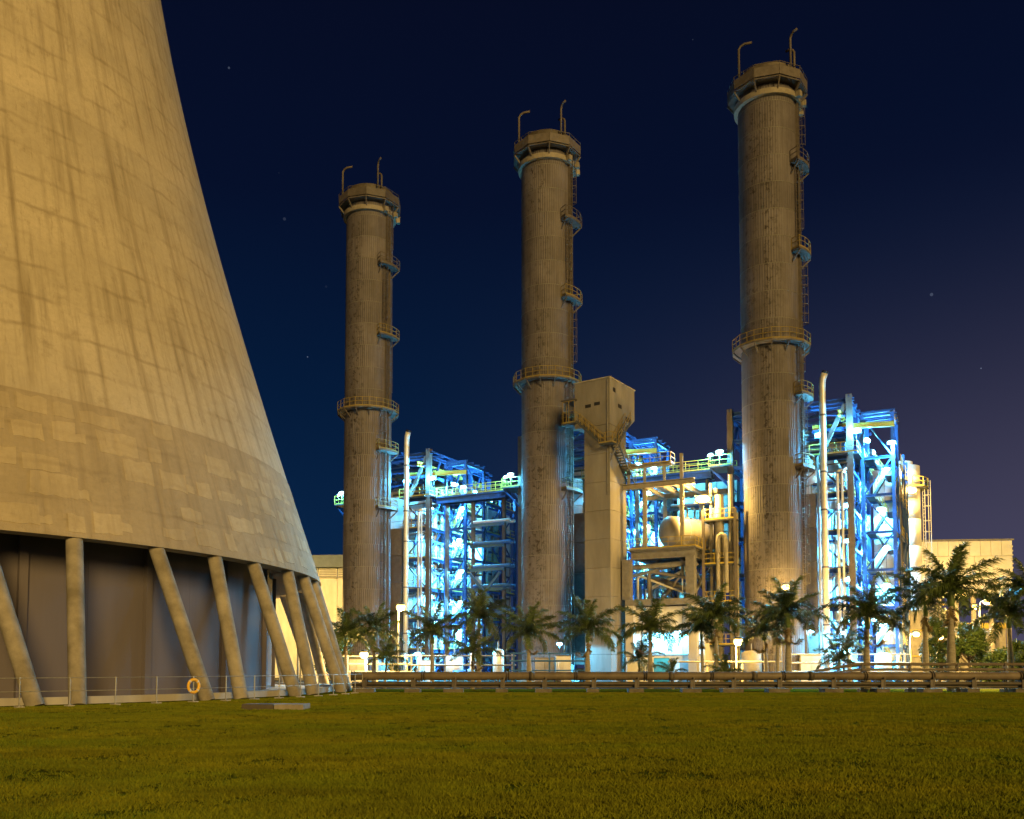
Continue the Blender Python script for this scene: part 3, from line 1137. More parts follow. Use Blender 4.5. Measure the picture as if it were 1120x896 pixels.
    handrail(fr, [(AL + 0.2, BF - 0.8, 24.1), (AL - 2.3, BF - 0.8, 24.1), (AL - 2.3, BF + 2.8, 24.1), (AL, BF + 2.8, 24.1)], 'yellow_paint', 1.15, False, 1.0, 0.07)
    span('brace', fr, (AL, BF - 0.5, 21.6), (AL - 2.2, BF - 0.5, 23.9), 0.18, 0.18, 'steel_blue')
    span('brace', fr, (AL, BF + 2.6, 21.6), (AL - 2.2, BF + 2.6, 23.9), 0.18, 0.18, 'steel_blue')
    # steam drum and pipework on top
    bm = bmesh.new()
    prof = []
    for i in range(9):
        t_ = math.pi / 2 * i / 8
        prof.append((AL + 1.6 - 0.7 * math.cos(t_), 0.95 * math.sin(t_)))
    prof2 = [(6.0 + 0.7 * math.sin(math.pi / 2 * i / 8), 0.95 * math.cos(math.pi / 2 * i / 8)) for i in range(9)]
    bm_tube(bm, [(x, 12.0, 26.6) for x, _ in prof + prof2], 1, 20, [max(0.02, r) for _, r in prof + prof2])
    obj('steam_drum', mesh(bm, 'steam_drum', 'insulation', True), fr)
    for i, b in enumerate((6.6, 8.2, 10.4, 13.2, 16.6, 18.6)):
        r = rg.choice((0.34, 0.44, 0.56))
        span('downcomer', fr, (6.35, b, 1.5 + rg.uniform(0, 4)), (6.35, b, 25 + rg.uniform(-2, 1.5)), r, r, 'insulation', 'tube')
    for i in range(9):
        b = 6.2 + 1.7 * i
        bm = bmesh.new()
        h = rg.uniform(1.2, 3.4)
        bm_tube(bm, [(4.6, b, 24.8), (4.6, b, 24.8 + h - 0.3), (4.4, b, 24.8 + h - 0.08), (4.0, b, 24.8 + h), (rg.uniform(-1, 2), b, 24.8 + h)], rg.choice((0.12, 0.18, 0.24)), 10)
        obj('riser_pipe', mesh(bm, 'riser_pipe', rg.choice(('insulation', 'steel_grey')), True), fr)
    # thin pipes standing in the front bay, bent over at the top
    for i, (a, r, top) in enumerate(((3.75, 0.13, 20.6), (4.15, 0.16, 24.2), (6.0, 0.15, 22.4), (6.45, 0.13, 22.4))):
        bm = bmesh.new()
        b = 2.7 if i < 2 else 3.1
        bm_tube(bm, [(a, b, 0.4), (a, b, top - 0.4), (a + 0.1, b + 0.06, top - 0.1), (a + 0.4, b + 0.2, top), (a + 0.4, b + 2.0, top)], r, 10)
        obj('standpipe', mesh(bm, 'standpipe', 'insulation', True), fr)
    # conduits, trays and pipe runs that criss-cross the near side and the front bay
    for i in range(12):
        b = 5.8 + 1.2 * i
        r = rg.choice((0.10, 0.14, 0.2))
        z0 = rg.uniform(0.5, 10)
        span('conduit', fr, (rg.uniform(5.75, 7.0), b, z0), (rg.uniform(5.75, 7.0), b + rg.uniform(-0.2, 0.2), z0 + rg.uniform(8, 14)), r, r, rg.choice(('steel_grey', 'steel_blue', 'steel_brown')), 'tube')
    for zz in (2.2, 6.0, 10.2, 14.1, 18.2, 22.3):
        span('cable_tray', fr, (7.45, 4.0, zz), (7.45, 19.8, zz + rg.uniform(-0.3, 0.3)), 0.12, 0.3, rg.choice(('steel_brown', 'steel_blue')))
        span('pipe_run', fr, (7.0, 4.2 + rg.uniform(0, 3), zz + 0.7), (7.0, 15 + rg.uniform(0, 5), zz + 0.7), 0.22, 0.22, rg.choice(('insulation', 'steel_grey')), 'tube')
        span('pipe_run', fr, (3.4, 3.3, zz + rg.uniform(0.2, 1.2)), (7.0, 3.3, zz + rg.uniform(0.2, 1.2)), 0.16, 0.16, rg.choice(('steel_brown', 'steel_grey')), 'tube')
    for i in range(5):
        a_ = 3.6 + 0.75 * i
        span('conduit', fr, (a_, 4.9, 1 + rg.uniform(0, 6)), (a_, 4.9, 15 + rg.uniform(0, 8)), 0.16, 0.16, rg.choice(('steel_brown', 'steel_blue')), 'tube')
    for zz in (26.2, 28.0):
        for b in (5.2, 7.6, 10.2, 13.0, 16.0, 18.4):
            span('hanger_beam', fr, (-3.0, b, zz), (AR, b + rg.uniform(-0.6, 0.6), zz + rg.uniform(-0.3, 0.3)), 0.16, 0.22, rg.choice(('steel_blue', 'steel_brown')))
    # small equipment boxes on the platforms
    for zz in LEV:
        for i in range(3):
            b = rg.uniform(5, 19)
            h = rg.uniform(0.6, 1.7)
            block('valve_box', fr, (6.3, b, zz + 0.08 + h / 2), (0.5, rg.uniform(0.4, 1.2), h), rg.choice(('steel_grey', 'white_paint', 'machine_blue')))
    if stairbay:
        A1, B0, B1 = 11.2, 6.4, 11.2
        for a in (AR + 0.9, A1):
            for b in (B0, B1):
                if a > 8 and True:
                    span('stair_column', fr, (a, b, 0), (a, b, 28.8), 0.34, 0.34, 'steel_blue', 'ibeam')
        z = 0.1
        k = 0
        while z < 23.9:
            z1 = z + 2.0
            a0_, a1_ = (AR + 1.9, A1 - 0.9)
            yy = B0 + 1.0 if k % 2 == 0 else B1 - 1.2
            if k % 2 == 0:
                stair(fr, (a0_, yy, z), (a1_, yy, z1), 0.9)
            else:
                stair(fr, (a1_, yy, z), (a0_, yy, z1), 0.9)
            xx = A1 - 0.45 if k % 2 == 0 else AR + 1.4
            block('stair_landing', fr, (xx, (B0 + B1) / 2, z1), (0.9, B1 - B0 - 0.4, 0.08), 'grating')
            handrail(fr, [(xx + (0.42 if k % 2 == 0 else -0.42), B0 + 0.2, z1 + 0.04), (xx + (0.42 if k % 2 == 0 else -0.42), B1 - 0.2, z1 + 0.04)], 'yellow_paint', 1.1, False, 1.2, 0.05)
            z = z1
            k += 1
        for zz in (4, 8, 12, 16, 20, 24, 28.6):
            span('stair_beam', fr, (AR + 0.9, B0, zz), (A1, B0, zz), 0.2, 0.28, 'steel_blue', 'ibeam')
            span('stair_beam', fr, (A1, B0, zz), (A1, B1, zz), 0.2, 0.28, 'steel_blue', 'ibeam')
            span('stair_beam', fr, (AR + 0.9, B1, zz), (A1, B1, zz), 0.2, 0.28, 'steel_blue', 'ibeam')
        for i, zz in enumerate((0, 4, 8, 12, 16, 20, 24)):
            t_ = zz + 3.9 if zz < 24 else 28.5
            s0, s1 = (AR + 1.0, A1 - 0.1) if i % 2 else (A1 - 0.1, AR + 1.0)
            span('stair_brace', fr, (s0, B0 - 0.05, zz + 0.1), (s1, B0 - 0.05, t_), 0.14, 0.14, 'steel_blue')
            span('stair_brace', fr, (A1 + 0.05, B0 if i % 2 else B1, zz + 0.1), (A1 + 0.05, B1 if i % 2 else B0, t_), 0.14, 0.14, 'steel_blue')
        for b in (B0, B0 + 1.6, B0 + 3.2, B1):
            span('roof_beam', fr, (AR + 0.9, b, 28.95), (A1 + 0.3, b, 28.95), 0.16, 0.26, 'steel_blue', 'ibeam')
        # economiser casing behind the stairs, with its own columns and bracing
        for j in range(7):
            zc = 2.4 + 3.05 * (j + 0.5)
            for i in range(2):
                block('casing_panel', fr, (8.9 + 1.25 * i + 0.3, 11.75, zc), (1.2, 0.16, 3.0), 'casing')
            for i in range(3):
                block('casing_panel', fr, (10.75, 13.2 + 2.6 * i, zc), (0.16, 2.55, 3.0), 'casing')
            span('buckstay', fr, (10.95, 11.9, zc + 1.5), (10.95, 19.6, zc + 1.5), 0.2, 0.26, 'steel_blue', 'ibeam')
        for b in (15.6, 20.0):
            span('column', fr, (11.5, b, 0), (11.5, b, 26.0), 0.36, 0.36, 'steel_blue', 'ibeam')
        for k, zz in enumerate((4, 8, 12, 16, 20, 24)):
            for (b0, b1) in ((11.3, 15.5), (15.7, 19.9)):
                span('beam', fr, (11.5, b0, zz), (11.5, b1, zz), 0.2, 0.3, 'steel_blue', 'ibeam')
                p0, p1 = (b0, b1) if k % 2 else (b1, b0)
                span('brace', fr, (11.55, p0, zz - 3.8), (11.55, p1, zz - 0.2), 0.15, 0.15, 'steel_blue')
            handrail(fr, [(11.55, 11.4, zz + 0.15), (11.55, 19.9, zz + 0.15)], 'yellow_paint', 1.1, False, 1.4, 0.05)
        for i in range(5):
            b = 12.4 + 1.7 * i
            r = rg.choice((0.2, 0.26, 0.34))
            span('conduit', fr, (11.15, b, 1.0 + rg.uniform(0, 5)), (11.15, b, 18 + rg.uniform(0, 6)), r, r, rg.choice(('insulation', 'steel_grey', 'steel_blue')), 'tube')
    return fr


frame = make_frame()
frames = [copy_tree(frame), copy_tree(frame), frame]
FR_L = ['blue steel boiler frame between the smallest and middle stacks, washed in cyan light', 'blue steel boiler frame behind the concrete lift tower and the round tank', 'blue steel boiler frame with stairs just right of the largest stack']
for i, f_ in enumerate(frames):
    f_.location = SITES[i]
    f_['label'] = FR_L[i]
    f_['group'] = 'boiler frames behind the stacks'

# vent pipes
vents = []
for i, lab in ((0, 'slim pale vent pipe rising beside the smallest stack'), (2, 'slim pale vent pipe with bent mouth right of the largest stack')):
    v = thing('vent_pipe', lab, 'pipe', loc(SITES[i], 4.8, 2.0), TH, 'vent pipes beside the stacks')
    bm = bmesh.new()
    bm_tube(bm, [(0, 0, 0), (0, 0, 8), (0, 0, 16), (0, 0, 24), (0, 0, 31.2), (0.06, -0.02, 31.9), (0.30, -0.1, 32.5)], 0.34, 18)
    pp = obj('pipe', mesh(bm, 'pipe', 'insulation', True), v)
    bm = bmesh.new()
    bm_tube(bm, [(0.31, -0.103, 32.52), (0.40, -0.13, 32.72)], 0.345, 18)
    obj('mouth', mesh(bm, 'mouth', 'dark_opening', True), v)
    for zz in (6, 12, 18, 22.0, 28):
        bm = bmesh.new()
        bm_tube(bm, [(0, 0, zz), (0, 0, zz + 0.18)], 0.39, 18)
        obj('collar', mesh(bm, 'collar', 'steel_grey'), v)
        span('guide', v, (0.3, 0.2, zz + 0.09), (2.3, 1.5, zz + 0.09), 0.1, 0.1, 'steel_blue')
    obj('footing', unit_box('concrete'), v, (0, 0, 0.1), (0, 0, 0), (1.2, 1.2, 0.5))

# bridges between units at platform height
for i, lab in ((0, 'walkway bridge with yellow rails joining the far boiler frame to the middle stack'), (1, 'walkway bridge with yellow rails over the round tank and bright yellow lamp')):
    b = thing('walkway_bridge', lab, 'walkway', loc(SITES[i], 0, 0), TH, 'walkway bridges between boiler frames')
    a0, a1, bb = AR + 1.05, 26.2 + AL - 2.4, 4.6
    for s in (-0.75, 0.75):
        span('girder', b, (a0, bb + s, 23.45), (a1, bb + s, 23.45), 0.3, 0.8, 'steel_blue', 'ibeam')
        handrail(b, [(a0, bb + s, 24.0), (a1, bb + s, 24.0)], 'yellow_paint', 1.15, False, 1.4, 0.07)
    block('deck', b, ((a0 + a1) / 2, bb, 23.93), (a1 - a0, 1.6, 0.1), 'grating')
    for a in (a0 + 1.2, (a0 + a1) / 2, a1 - 0.6):
        span('leg', b, (a, bb, 0), (a, bb, 23.04), 0.4, 0.4, 'steel_brown', 'ibeam')
    for zz in (9.0, 12.0, 14.5, 17.5, 20.2):
        for s in (-0.6, 0.6):
            span('pipe', b, ((a0 + a1) / 2 + 0.4, bb + s, zz), (a1 + 0.6, bb + s, zz), 0.4, 0.4, 'machine_blue' if zz != 20.2 else 'insulation', 'tube')
        span('crossbeam', b, ((a0 + a1) / 2, bb - 0.9, zz - 0.45), (a1 - 0.2, bb - 0.9, zz - 0.45), 0.26, 0.4, 'machine_blue', 'ibeam')
    if i == 0:
        span('brace', b, ((a0 + a1) / 2 + 0.2, bb - 1.1, 8.8), (a1 - 0.6, bb - 1.1, 13.6), 0.3, 0.3, 'machine_blue')
        span('brace', b, (a1 - 0.6, bb - 1.25, 8.8), ((a0 + a1) / 2 + 0.2, bb - 1.25, 13.6), 0.3, 0.3, 'machine_blue')

# ------------------------------------------------------------------ lamps
LIGHTS = {}


def light_data(kind, power):
    """shaded heads ('blue') throw downwards; bare tubes ('tube') and sodium lamps throw all round"""
    k = (kind, power)
    if k not in LIGHTS:
        d = bpy.data.lights.new('lamp_light', 'SPOT' if kind == 'blue' else 'POINT')
        if kind == 'blue':
            d.spot_size = R(178)
            d.spot_blend = 0.12
        d.energy = power * {'blue': 46.0, 'tube': 8.0, 'sodium': 13.0}[kind]
        d.color = (0.10, 0.60, 1.0) if kind != 'sodium' else (1.0, 0.60, 0.14)
        d.shadow_soft_size = 0.25
        LIGHTS[k] = d
    return LIGHTS[k]


def floodlight(p, kind, power, label, group, rz=0.0, size=1.0, cat='floodlight'):
    """boxy head with a glowing lens, on a short bracket"""
    t = thing('floodlight', label, cat, p, rz, group)
    bm = bmesh.new()
    w, d, h = 0.80 * size, 0.40 * size, 0.40 * size
    vs = [(-w / 2, 0, -h / 2), (w / 2, 0, -h / 2), (w / 2, 0, h / 2), (-w / 2, 0, h / 2), (-w / 3, d, -h / 4), (w / 3, d, -h / 4), (w / 3, d, h / 3), (-w / 3, d, h / 3)]
    v = [bm.verts.new(x) for x in vs]
    for f in ((0, 1, 5, 4), (1, 2, 6, 5), (2, 3, 7, 6), (3, 0, 4, 7), (4, 5, 6, 7), (0, 3, 2, 1)):
        bm.faces.new([v[i] for i in f])
    obj('housing', mesh(bm, 'housing', 'lamp_housing'), t)
    bm = bmesh.new()
    bmesh.ops.create_uvsphere(bm, u_segments=14, v_segments=8, radius=0.5)
    bmesh.ops.transform(bm, matrix=Matrix.Translation((0, -0.06 * size, -0.02)) @ Matrix.Diagonal((w * 0.95, 0.22 * size, h * 0.95, 1)), verts=bm.verts)
    obj('lens', mesh(bm, 'lens', 'lens_blue' if kind != 'sodium' else 'lens_sodium', True), t)
    bm = bmesh.new()
    bm_bar(bm, (0, d * 0.7, 0), (0, d * 0.7, -0.55 * size), 0.07)
    obj('bracket', mesh(bm, 'bracket', 'lamp_housing'), t)
    l = obj('light', light_data(kind, power), t, (0, -0.42 * size, -0.05))
    return t


PLACES = ['beside the smallest stack', 'between the middle stack and the round tank', 'right of the largest stack']
# lamps on each frame: (a, b, z, yaw, power)
LAMP_SPOTS = [
    (4.4, 2.7, 26.2, 0, 650), (7.9, 3.4, 26.4, 0, 750), (8.4, 8.2, 26.4, 60, 650), (8.5, 13.5, 26.2, 90, 650), (8.3, 18.5, 26.0, 90, 550),
    (6.9, 4.6, 22.6, 0, 420), (7.0, 12.2, 22.4, 90, 420),
    (6.9, 4.4, 18.8, 0, 420), (7.0, 10.0, 18.6, 90, 420), (7.0, 17.0, 18.8, 90, 420),
    (6.9, 4.4, 15.0, 0, 420), (7.0, 12.4, 14.8, 90, 420),
    (6.9, 4.6, 11.0, 0, 420), (7.0, 9.6, 10.8, 90, 420), (7.0, 16.8, 11.0, 90, 420),
    (6.9, 4.4, 6.8, 0, 420), (7.0, 12.0, 6.8, 90, 420), (6.6, 2.2, 3.4, 0, 300),
]
BAY_SPOTS = [(10.4, 7.0, 22.8, 0, 300), (9.8, 7.2, 18.6, 0, 300), (10.3, 7.0, 14.4, 0, 300), (10.2, 7.0, 10.4, 0, 300), (9.8, 7.0, 6.2, 0, 300), (11.1, 6.0, 25.4, 0, 500)]
LEFT_SPOTS = [(AL - 1.0, BF - 0.9, 25.6, 0, 60), (AL - 2.3, BF + 0.2, 25.6, -30, 30)]
LEVN = ['on the top gallery', 'just under the top gallery', 'on the fifth level', 'on the fourth level', 'on the third level', 'on the second level', 'at ground level']
FRL = ['the smallest stack', 'the middle stack', 'the largest stack']
for i, site in enumerate(SITES):
    for (a, b, z_, yaw, pw_) in LAMP_SPOTS:
        if i == 1 and a < 5:
            continue
        floodlight(loc(site, a, b, z_), 'tube' if z_ > 25 else 'blue', pw_, 'cyan floodlight %s, %s of frame behind %s' % (LEVN[max(0, min(6, round((26.3 - z_) / 3.9)))], 'vent pipe end' if b < 3 else 'front corner' if b < 6 else 'fore side' if b < 11 else 'mid side' if b < 15 else 'rear side', FRL[i]), 'floodlights on the frame behind ' + FRL[i], TH + R(yaw), 1.45)
    for (a, b, z_, yaw, pw_) in BAY_SPOTS:
        floodlight(loc(site, a, b, z_), 'blue', pw_ * 1.2, 'cyan lamp in the stair bay %s, frame behind %s' % (LEVN[max(0, min(6, round((26.3 - z_) / 3.9)))], FRL[i]), 'stair bay lamps behind ' + FRL[i], TH + R(yaw), 1.15)
    floodlight(loc(site, *LEFT_SPOTS[0][:3]), 'blue', LEFT_SPOTS[0][4], 'cyan floodlight on the high landing close against the left side of ' + FRL[i], 'landing floodlights', TH, 1.25)
    floodlight(loc(site, *LEFT_SPOTS[1][:3]), 'blue', LEFT_SPOTS[1][4], 'outer cyan floodlight at the rail end of the landing left of ' + FRL[i], 'landing floodlights', TH - R(30), 1.15)


def street_lamp(p, h, label, power=520, arm=0.9, az=-1.57, size=1.0, group='sodium street lamps'):
    t = thing('street_lamp', label, 'street lamp', (p[0], p[1], 0.012), 0, group)
    bm = bmesh.new()
    ax, ay = math.cos(az) * arm, math.sin(az) * arm
    bm_tube(bm, [(-ax, -ay, 0), (-ax, -ay, h * 0.5), (-ax, -ay, h - 0.3), (-ax * 0.85, -ay * 0.85, h + 0.05), (-ax * 0.3, -ay * 0.3, h + 0.22)], 0.07, 10, [0.11, 0.085, 0.06, 0.05, 0.045])
    obj('post', mesh(bm, 'post', 'lamp_post', True), t)
    bm = bmesh.new()
    bmesh.ops.create_uvsphere(bm, u_segments=12, v_segments=8, radius=0.5)
    bmesh.ops.transform(bm, matrix=Matrix.Translation((0, 0, h + 0.36)) @ Matrix.Rotation(az, 4, 'Z') @ Matrix.Diagonal((1.15 * size, 0.7 * size, 0.24 * size, 1)), verts=bm.verts)
    obj('housing', mesh(bm, 'housing', 'lamp_housing', True), t)
    bm = bmesh.new()
    bmesh.ops.create_uvsphere(bm, u_segments=14, v_segments=10, radius=0.5)
    bmesh.ops.transform(bm, matrix=Matrix.Translation((0, 0, h + 0.05)) @ Matrix.Rotation(az, 4, 'Z') @ Matrix.Diagonal((0.86 * size, 0.72 * size, 0.56 * size, 1)), verts=bm.verts)
    obj('bulb', mesh(bm, 'bulb', 'lens_sodium', True), t)
    obj('light', light_data('sodium', power), t, (ax * 0.1, ay * 0.1, h - 0.38))
    return t


def px(x, Y):
    """world x of a spot seen at column x of the 1120 wide photograph when it stands Y metres away"""
    return (x - 560) / 1000 * Y * 0.9984


for x, Y, h, pw_, lab, sz in ((438, 86, 7.3, 700, 'sodium street lamp on a post in front of the smallest stack', 1.2),
                              (398, 80, 2.75, 420, 'low sodium lamp among palms beside the cooling tower', 1.1),
                              (808, 82, 3.95, 700, 'low sodium lamp in front of the largest stack between palms', 1.2),
                              (1052, 72, 7.3, 900, 'bright sodium street lamp in the tall palm crowns near the filter building', 1.2),
                              (1082, 84, 7.7, 480, 'smaller sodium street lamp nearest the picture edge by the filter building', 1.0),
                              (861, 88, 9.4, 380, 'sodium lamp peeping over the palm crown before the largest stack', 0.9),
                              (327, 92, 9.0, 420, 'sodium lamp seen between the slanted columns of the cooling tower', 1.0),
                              (1029, 92, 4.7, 420, 'small sodium lamp low behind the two tallest palms', 0.9),
                              (1003, 98, 5.2, 420, 'small sodium lamp low beside the pale silo', 0.9)):
    street_lamp((px(x, Y), Y), h, lab, pw_, 0.9, -1.57 if h < 5 else -1.2, sz)
# lamp that lights the far hall
street_lamp((px(330, 132), 132), 11.0, 'sodium lamp before the far hall, behind the cooling tower', 2400, 0.9, 1.57, 1.0)

# ------------------------------------------------------------------ concrete lift tower
LA = R(-34)
lift = thing('lift_tower', 'square concrete lift tower with overhanging head and outside stairs', 'tower', (10.4, 96, 0), LA)
LW, LD = 3.1, 3.75
NH = 9
for j in range(NH):
    h = 27.6 / NH
    bm = bmesh.new()
    bm_box(bm, (-LW / 2, LD / 2, h / 2), (LW, LD, h - 0.03))
    obj('shaft_pour', mesh(bm, 'shaft_pour', 'lift_concrete'), lift, (0, 0, j * h))
# head: corners in plan x -4.3..0, y 0..5.95, with sloped underside at the far end
bm = bmesh.new()
pf = [(0, 27.62), (LD, 27.62), (5.9, 29.2), (5.9, 32.6), (0, 32.6)]
for xx in (-4.3, 0.02):
    pass
A_ = [bm.verts.new((-4.3, y - 0.02, z)) for y, z in pf]
B_ = [bm.verts.new((0.02, y - 0.02, z)) for y, z in pf]
for i in range(5):
    bm.faces.new((A_[i], A_[(i + 1) % 5], B_[(i + 1) % 5], B_[i]))
bm.faces.new(A_)
bm.faces.new(B_[::-1])
obj('head', mesh(bm, 'head', 'lift_concrete'), lift)
block('head_cornice', lift, (-2.14, 2.93, 32.66), (4.5, 6.1, 0.12), 'concrete')
for (yy, zz, wy, wz) in ((1.0, 31.5, 0.5, 0.45), (2.3, 30.0, 0.8, 0.4), (4.3, 28.95, 1.2, 0.5)):
    o = block('vent_opening', lift, (0.025, yy, zz), (0.05, wy, wz), 'dark_opening')
for (xx, zz) in ((-2.6, 29.9), (-1.5, 30.0)):
    block('vent_opening', lift, (xx, -0.025, zz), (0.7, 0.05, 0.35), 'dark_opening')
span('down_pipe', lift, (-0.25, -0.08, 20), (-0.25, -0.08, 32.4), 0.12, 0.12, 'steel_grey', 'tube')
# cage platform at the head and stairs
block('landing', lift, (-4.75, 0.6, 28.2), (1.5, 2.4, 0.12), 'grating')
handrail(lift, [(-4.0, -0.55, 28.25), (-5.45, -0.55, 28.25), (-5.45, 1.75, 28.25)], 'rail_dull', 2.4, False, 0.7, 0.06)
block('landing_roof', lift, (-4.8, 0.6, 30.8), (1.7, 2.6, 0.1), 'steel_brown')
block('cage_back', lift, (-4.6, 1.75, 29.5), (1.5, 0.06, 2.5), 'rail_dull')
stair(lift, (-3.6, -0.55, 28.2), (-0.6, -0.55, 25.4), 0.8, rail_m='rail_dull')
block('landing', lift, (0.0, -0.5, 25.3), (1.6, 1.0, 0.12), 'grating')
handrail(lift, [(-0.8, -0.98, 25.35), (0.8, -0.98, 25.35), (0.8, -0.1, 25.35)], 'rail_dull', 1.1, False, 0.8, 0.05)
stair(lift, (0.55, 0.2, 25.3), (0.55, 4.3, 21.4), 0.8, rail_m='rail_dull')
block('landing', lift, (0.6, 4.9, 21.3), (1.1, 1.2, 0.12), 'grating')
stair(lift, (0.55, 3.2, 28.4), (0.55, 0.3, 25.4), 0.7, rail_m='rail_dull')
span('strut', lift, (0.02, 0.1, 23.6), (0.75, 0.1, 25.2), 0.1, 0.1, 'steel_grey')

# ------------------------------------------------------------------ drum table with round tank, building beneath
TB = Vector((18.8, 94.0, 0))
table = thing('tank_table', 'grey steel table on thick braced legs carrying the round tank', 'platform', TB, TH)
TW, TD = 7.0, 8.8
for a in (0, -TW):
    for b in (0, TD):
        span('leg', table, (a - 0.45, b + 0.45, 8.9), (a - 0.45, b + 0.45, 13.2), 0.9, 0.9, 'steel_grey')
for b in (0.45, TD - 0.45):
    span('girder', table, (-TW, b, 13.65), (0, b, 13.65), 0.6, 0.9, 'steel_grey', 'ibeam')
for a in (-0.45, -TW + 0.45):
    span('girder', table, (a, 0.75, 13.65), (a, TD - 0.75, 13.65), 0.6, 0.9, 'steel_grey', 'ibeam')
block('deck', table, (-TW / 2, TD / 2, 14.17), (TW + 0.5, TD + 0.5, 0.14), 'steel_grey')
span('brace', table, (-0.45, 0.95, 9.1), (-0.45, TD - 0.9, 13.1), 0.28, 0.28, 'steel_grey')
span('brace', table, (-0.7, TD - 0.9, 9.1), (-0.7, 0.95, 13.1), 0.28, 0.28, 'steel_grey')
handrail(table, [(-TW, -0.2, 14.24), (0.2, -0.2, 14.24), (0.2, TD + 0.2, 14.24)], 'yellow_paint', 1.1, False, 1.4, 0.05)
block('lower_deck', table, (-TW / 2 + 0.2, TD / 2, 8.55), (TW + 1.2, TD + 0.9, 0.65), 'steel_grey')
for a in (0.1, -TW + 0.3):
    for b in (-0.1, TD + 0.1):
        block('pier', table, (a - 0.2, b, 4.1), (0.9, 0.9, 8.2), 'pale_concrete')
# pipes that cross between the decks
rg = random.Random(9)
for i in range(13):
    bm = bmesh.new()
    a0 = -TW + rg.uniform(-1.5, 3.0)
    z0, z1 = rg.uniform(9.4, 12.9), rg.uniform(9.6, 13.0)
    b = rg.uniform(1.2, 7.5)
    r = rg.choice((0.1, 0.14, 0.2, 0.28))
    bm_tube(bm, [(a0, b, 8.9), (a0, b, z0 - 0.3), (a0 + 0.12, b, z0 - 0.08), (a0 + 0.4, b, z0), (-1.6 + rg.uniform(-1, 1), b + rg.uniform(-0.8, 0.8), z1), (-1.1 + rg.uniform(-1, 0.4), b + 0.3, 13.1)], r, 10)
    obj('pipe', mesh(bm, 'pipe', rg.choice(('steel_grey', 'machine_blue', 'insulation', 'pipe_brown')), True), table)

tk = thing('storage_tank', 'big round-ended horizontal tank lit yellow on the steel table', 'tank', (17.1, 98.2, 14.24), math.atan2(0.55, 0.83))
bm = bmesh.new()
TR = 1.68
pr = [(-0.75 * math.cos(math.pi / 2 * i / 10), TR * math.sin(math.pi / 2 * i / 10)) for i in range(11)] + [(6.0 + 0.75 * math.sin(math.pi / 2 * i / 10), TR * math.cos(math.pi / 2 * i / 10)) for i in range(11)]
bm_tube(bm, [(x, 0, 0) for x, _ in pr], 1, 40, [max(r, 0.01) for _, r in pr])
obj('shell', mesh(bm, 'shell', 'tank_metal', True), tk, (0, 0, TR + 0.45))
for x in (0.9, 4.9):
    block('saddle', tk, (x, 0, 0.4), (0.4, 2.4, 0.8), 'steel_grey')
for x in (0.05, 1.5, 3.0, 4.5, 5.95):
    bm = bmesh.new()
    bm_tube(bm, [(x - 0.05, 0, 0), (x + 0.05, 0, 0)], TR + 0.02, 40)
    obj('strap', mesh(bm, 'strap', 'galvanised'), tk, (0, 0, TR + 0.45))
for x in (1.6, 2.6, 3.7, 4.6):
    bm = bmesh.new()
    bm_tube(bm, [(x, 0, 2 * TR + 0.3), (x, 0, 2 * TR + 1.4), (x + 0.05, 0.2, 2 * TR + 1.7), (x + 0.05, 1.4, 2 * TR + 1.8)], 0.11, 8)
    obj('nozzle_pipe', mesh(bm, 'nozzle_pipe', 'steel_cream', True), tk)

# canopy frame over the tank
cn = thing('pipe_canopy', 'cream steel portal frame standing over the round tank', 'frame', TB, TH)
for (a, b, z0) in ((-5.6, 1.0, 14.25), (-1.4, 0.6, 14.25), (-5.6, 8.0, 14.25), (-1.4, 8.0, 14.25), (1.2, 4.4, 0.02)):
    span('post', cn, (a, b, z0), (a, b, 20.9), 0.38, 0.38, 'steel_cream', 'ibeam')
span('beam', cn, (-8.0, 0.8, 21.2), (0.0, 0.6, 21.2), 0.4, 0.6, 'steel_cream', 'ibeam')
span('beam', cn, (-8.0, 8.0, 21.2), (1.6, 8.0, 21.2), 0.4, 0.6, 'steel_cream', 'ibeam')
for a in (-5.6, -3.6, -1.4):
    span('beam', cn, (a, 1.0, 21.15), (a, 7.7, 21.15), 0.3, 0.45, 'steel_cream', 'ibeam')
block('soffit_panel', cn, (-4.6, 4.4, 21.5), (1.6, 6.0, 0.06), 'white_paint')
block('soffit_panel', cn, (-2.4, 4.4, 21.5), (1.6, 6.0, 0.06), 'white_paint')
span('post', cn, (-1.4, 0.6, 21.5), (-1.4, 0.6, 24.2), 0.3, 0.3, 'steel_cream', 'ibeam')
for a in (-7.4, -5.6, -3.4):
    span('post', cn, (a, 1.0, 21.5), (a, 1.0, 23.2), 0.24, 0.24, 'steel_cream', 'ibeam')
span('beam', cn, (-8.4, 1.0, 23.3), (-2.6, 1.0, 23.3), 0.3, 0.3, 'steel_cream', 'ibeam')
block('walkway', cn, (-5.6, 1.7, 23.5), (5.8, 1.5, 0.08), 'grating')
handrail(cn, [(-8.4, 0.98, 23.55), (-2.7, 0.98, 23.55), (-2.7, 2.4, 23.55)], 'yellow_paint', 1.1, False, 1.2, 0.06)

# cream duct behind the yellow lamp
du = thing('inlet_duct', 'cream box duct glowing yellow behind the brightest lamp', 'duct', loc(SITES[1], 16.6, 10.5), TH)
for i, a in enumerate((-2.4, 0.0, 2.4)):
    for j in range(3):
        block('duct_panel', du, (a, 0, 14.6 + 3.0 * j + 1.5), (2.34, 3.0, 2.92), 'steel_cream')
for a in (-3.2, 3.2):
    for b in (-1.2, 1.2):
        span('leg', du, (a, b, 0), (a, b, 14.58), 0.5, 0.5, 'steel_cream', 'ibeam')
for zz in (16.1, 19.1, 22.1):
    span('stiffener', du, (-3.6, -1.58, zz), (3.6, -1.58, zz), 0.16, 0.2, 'steel_cream')

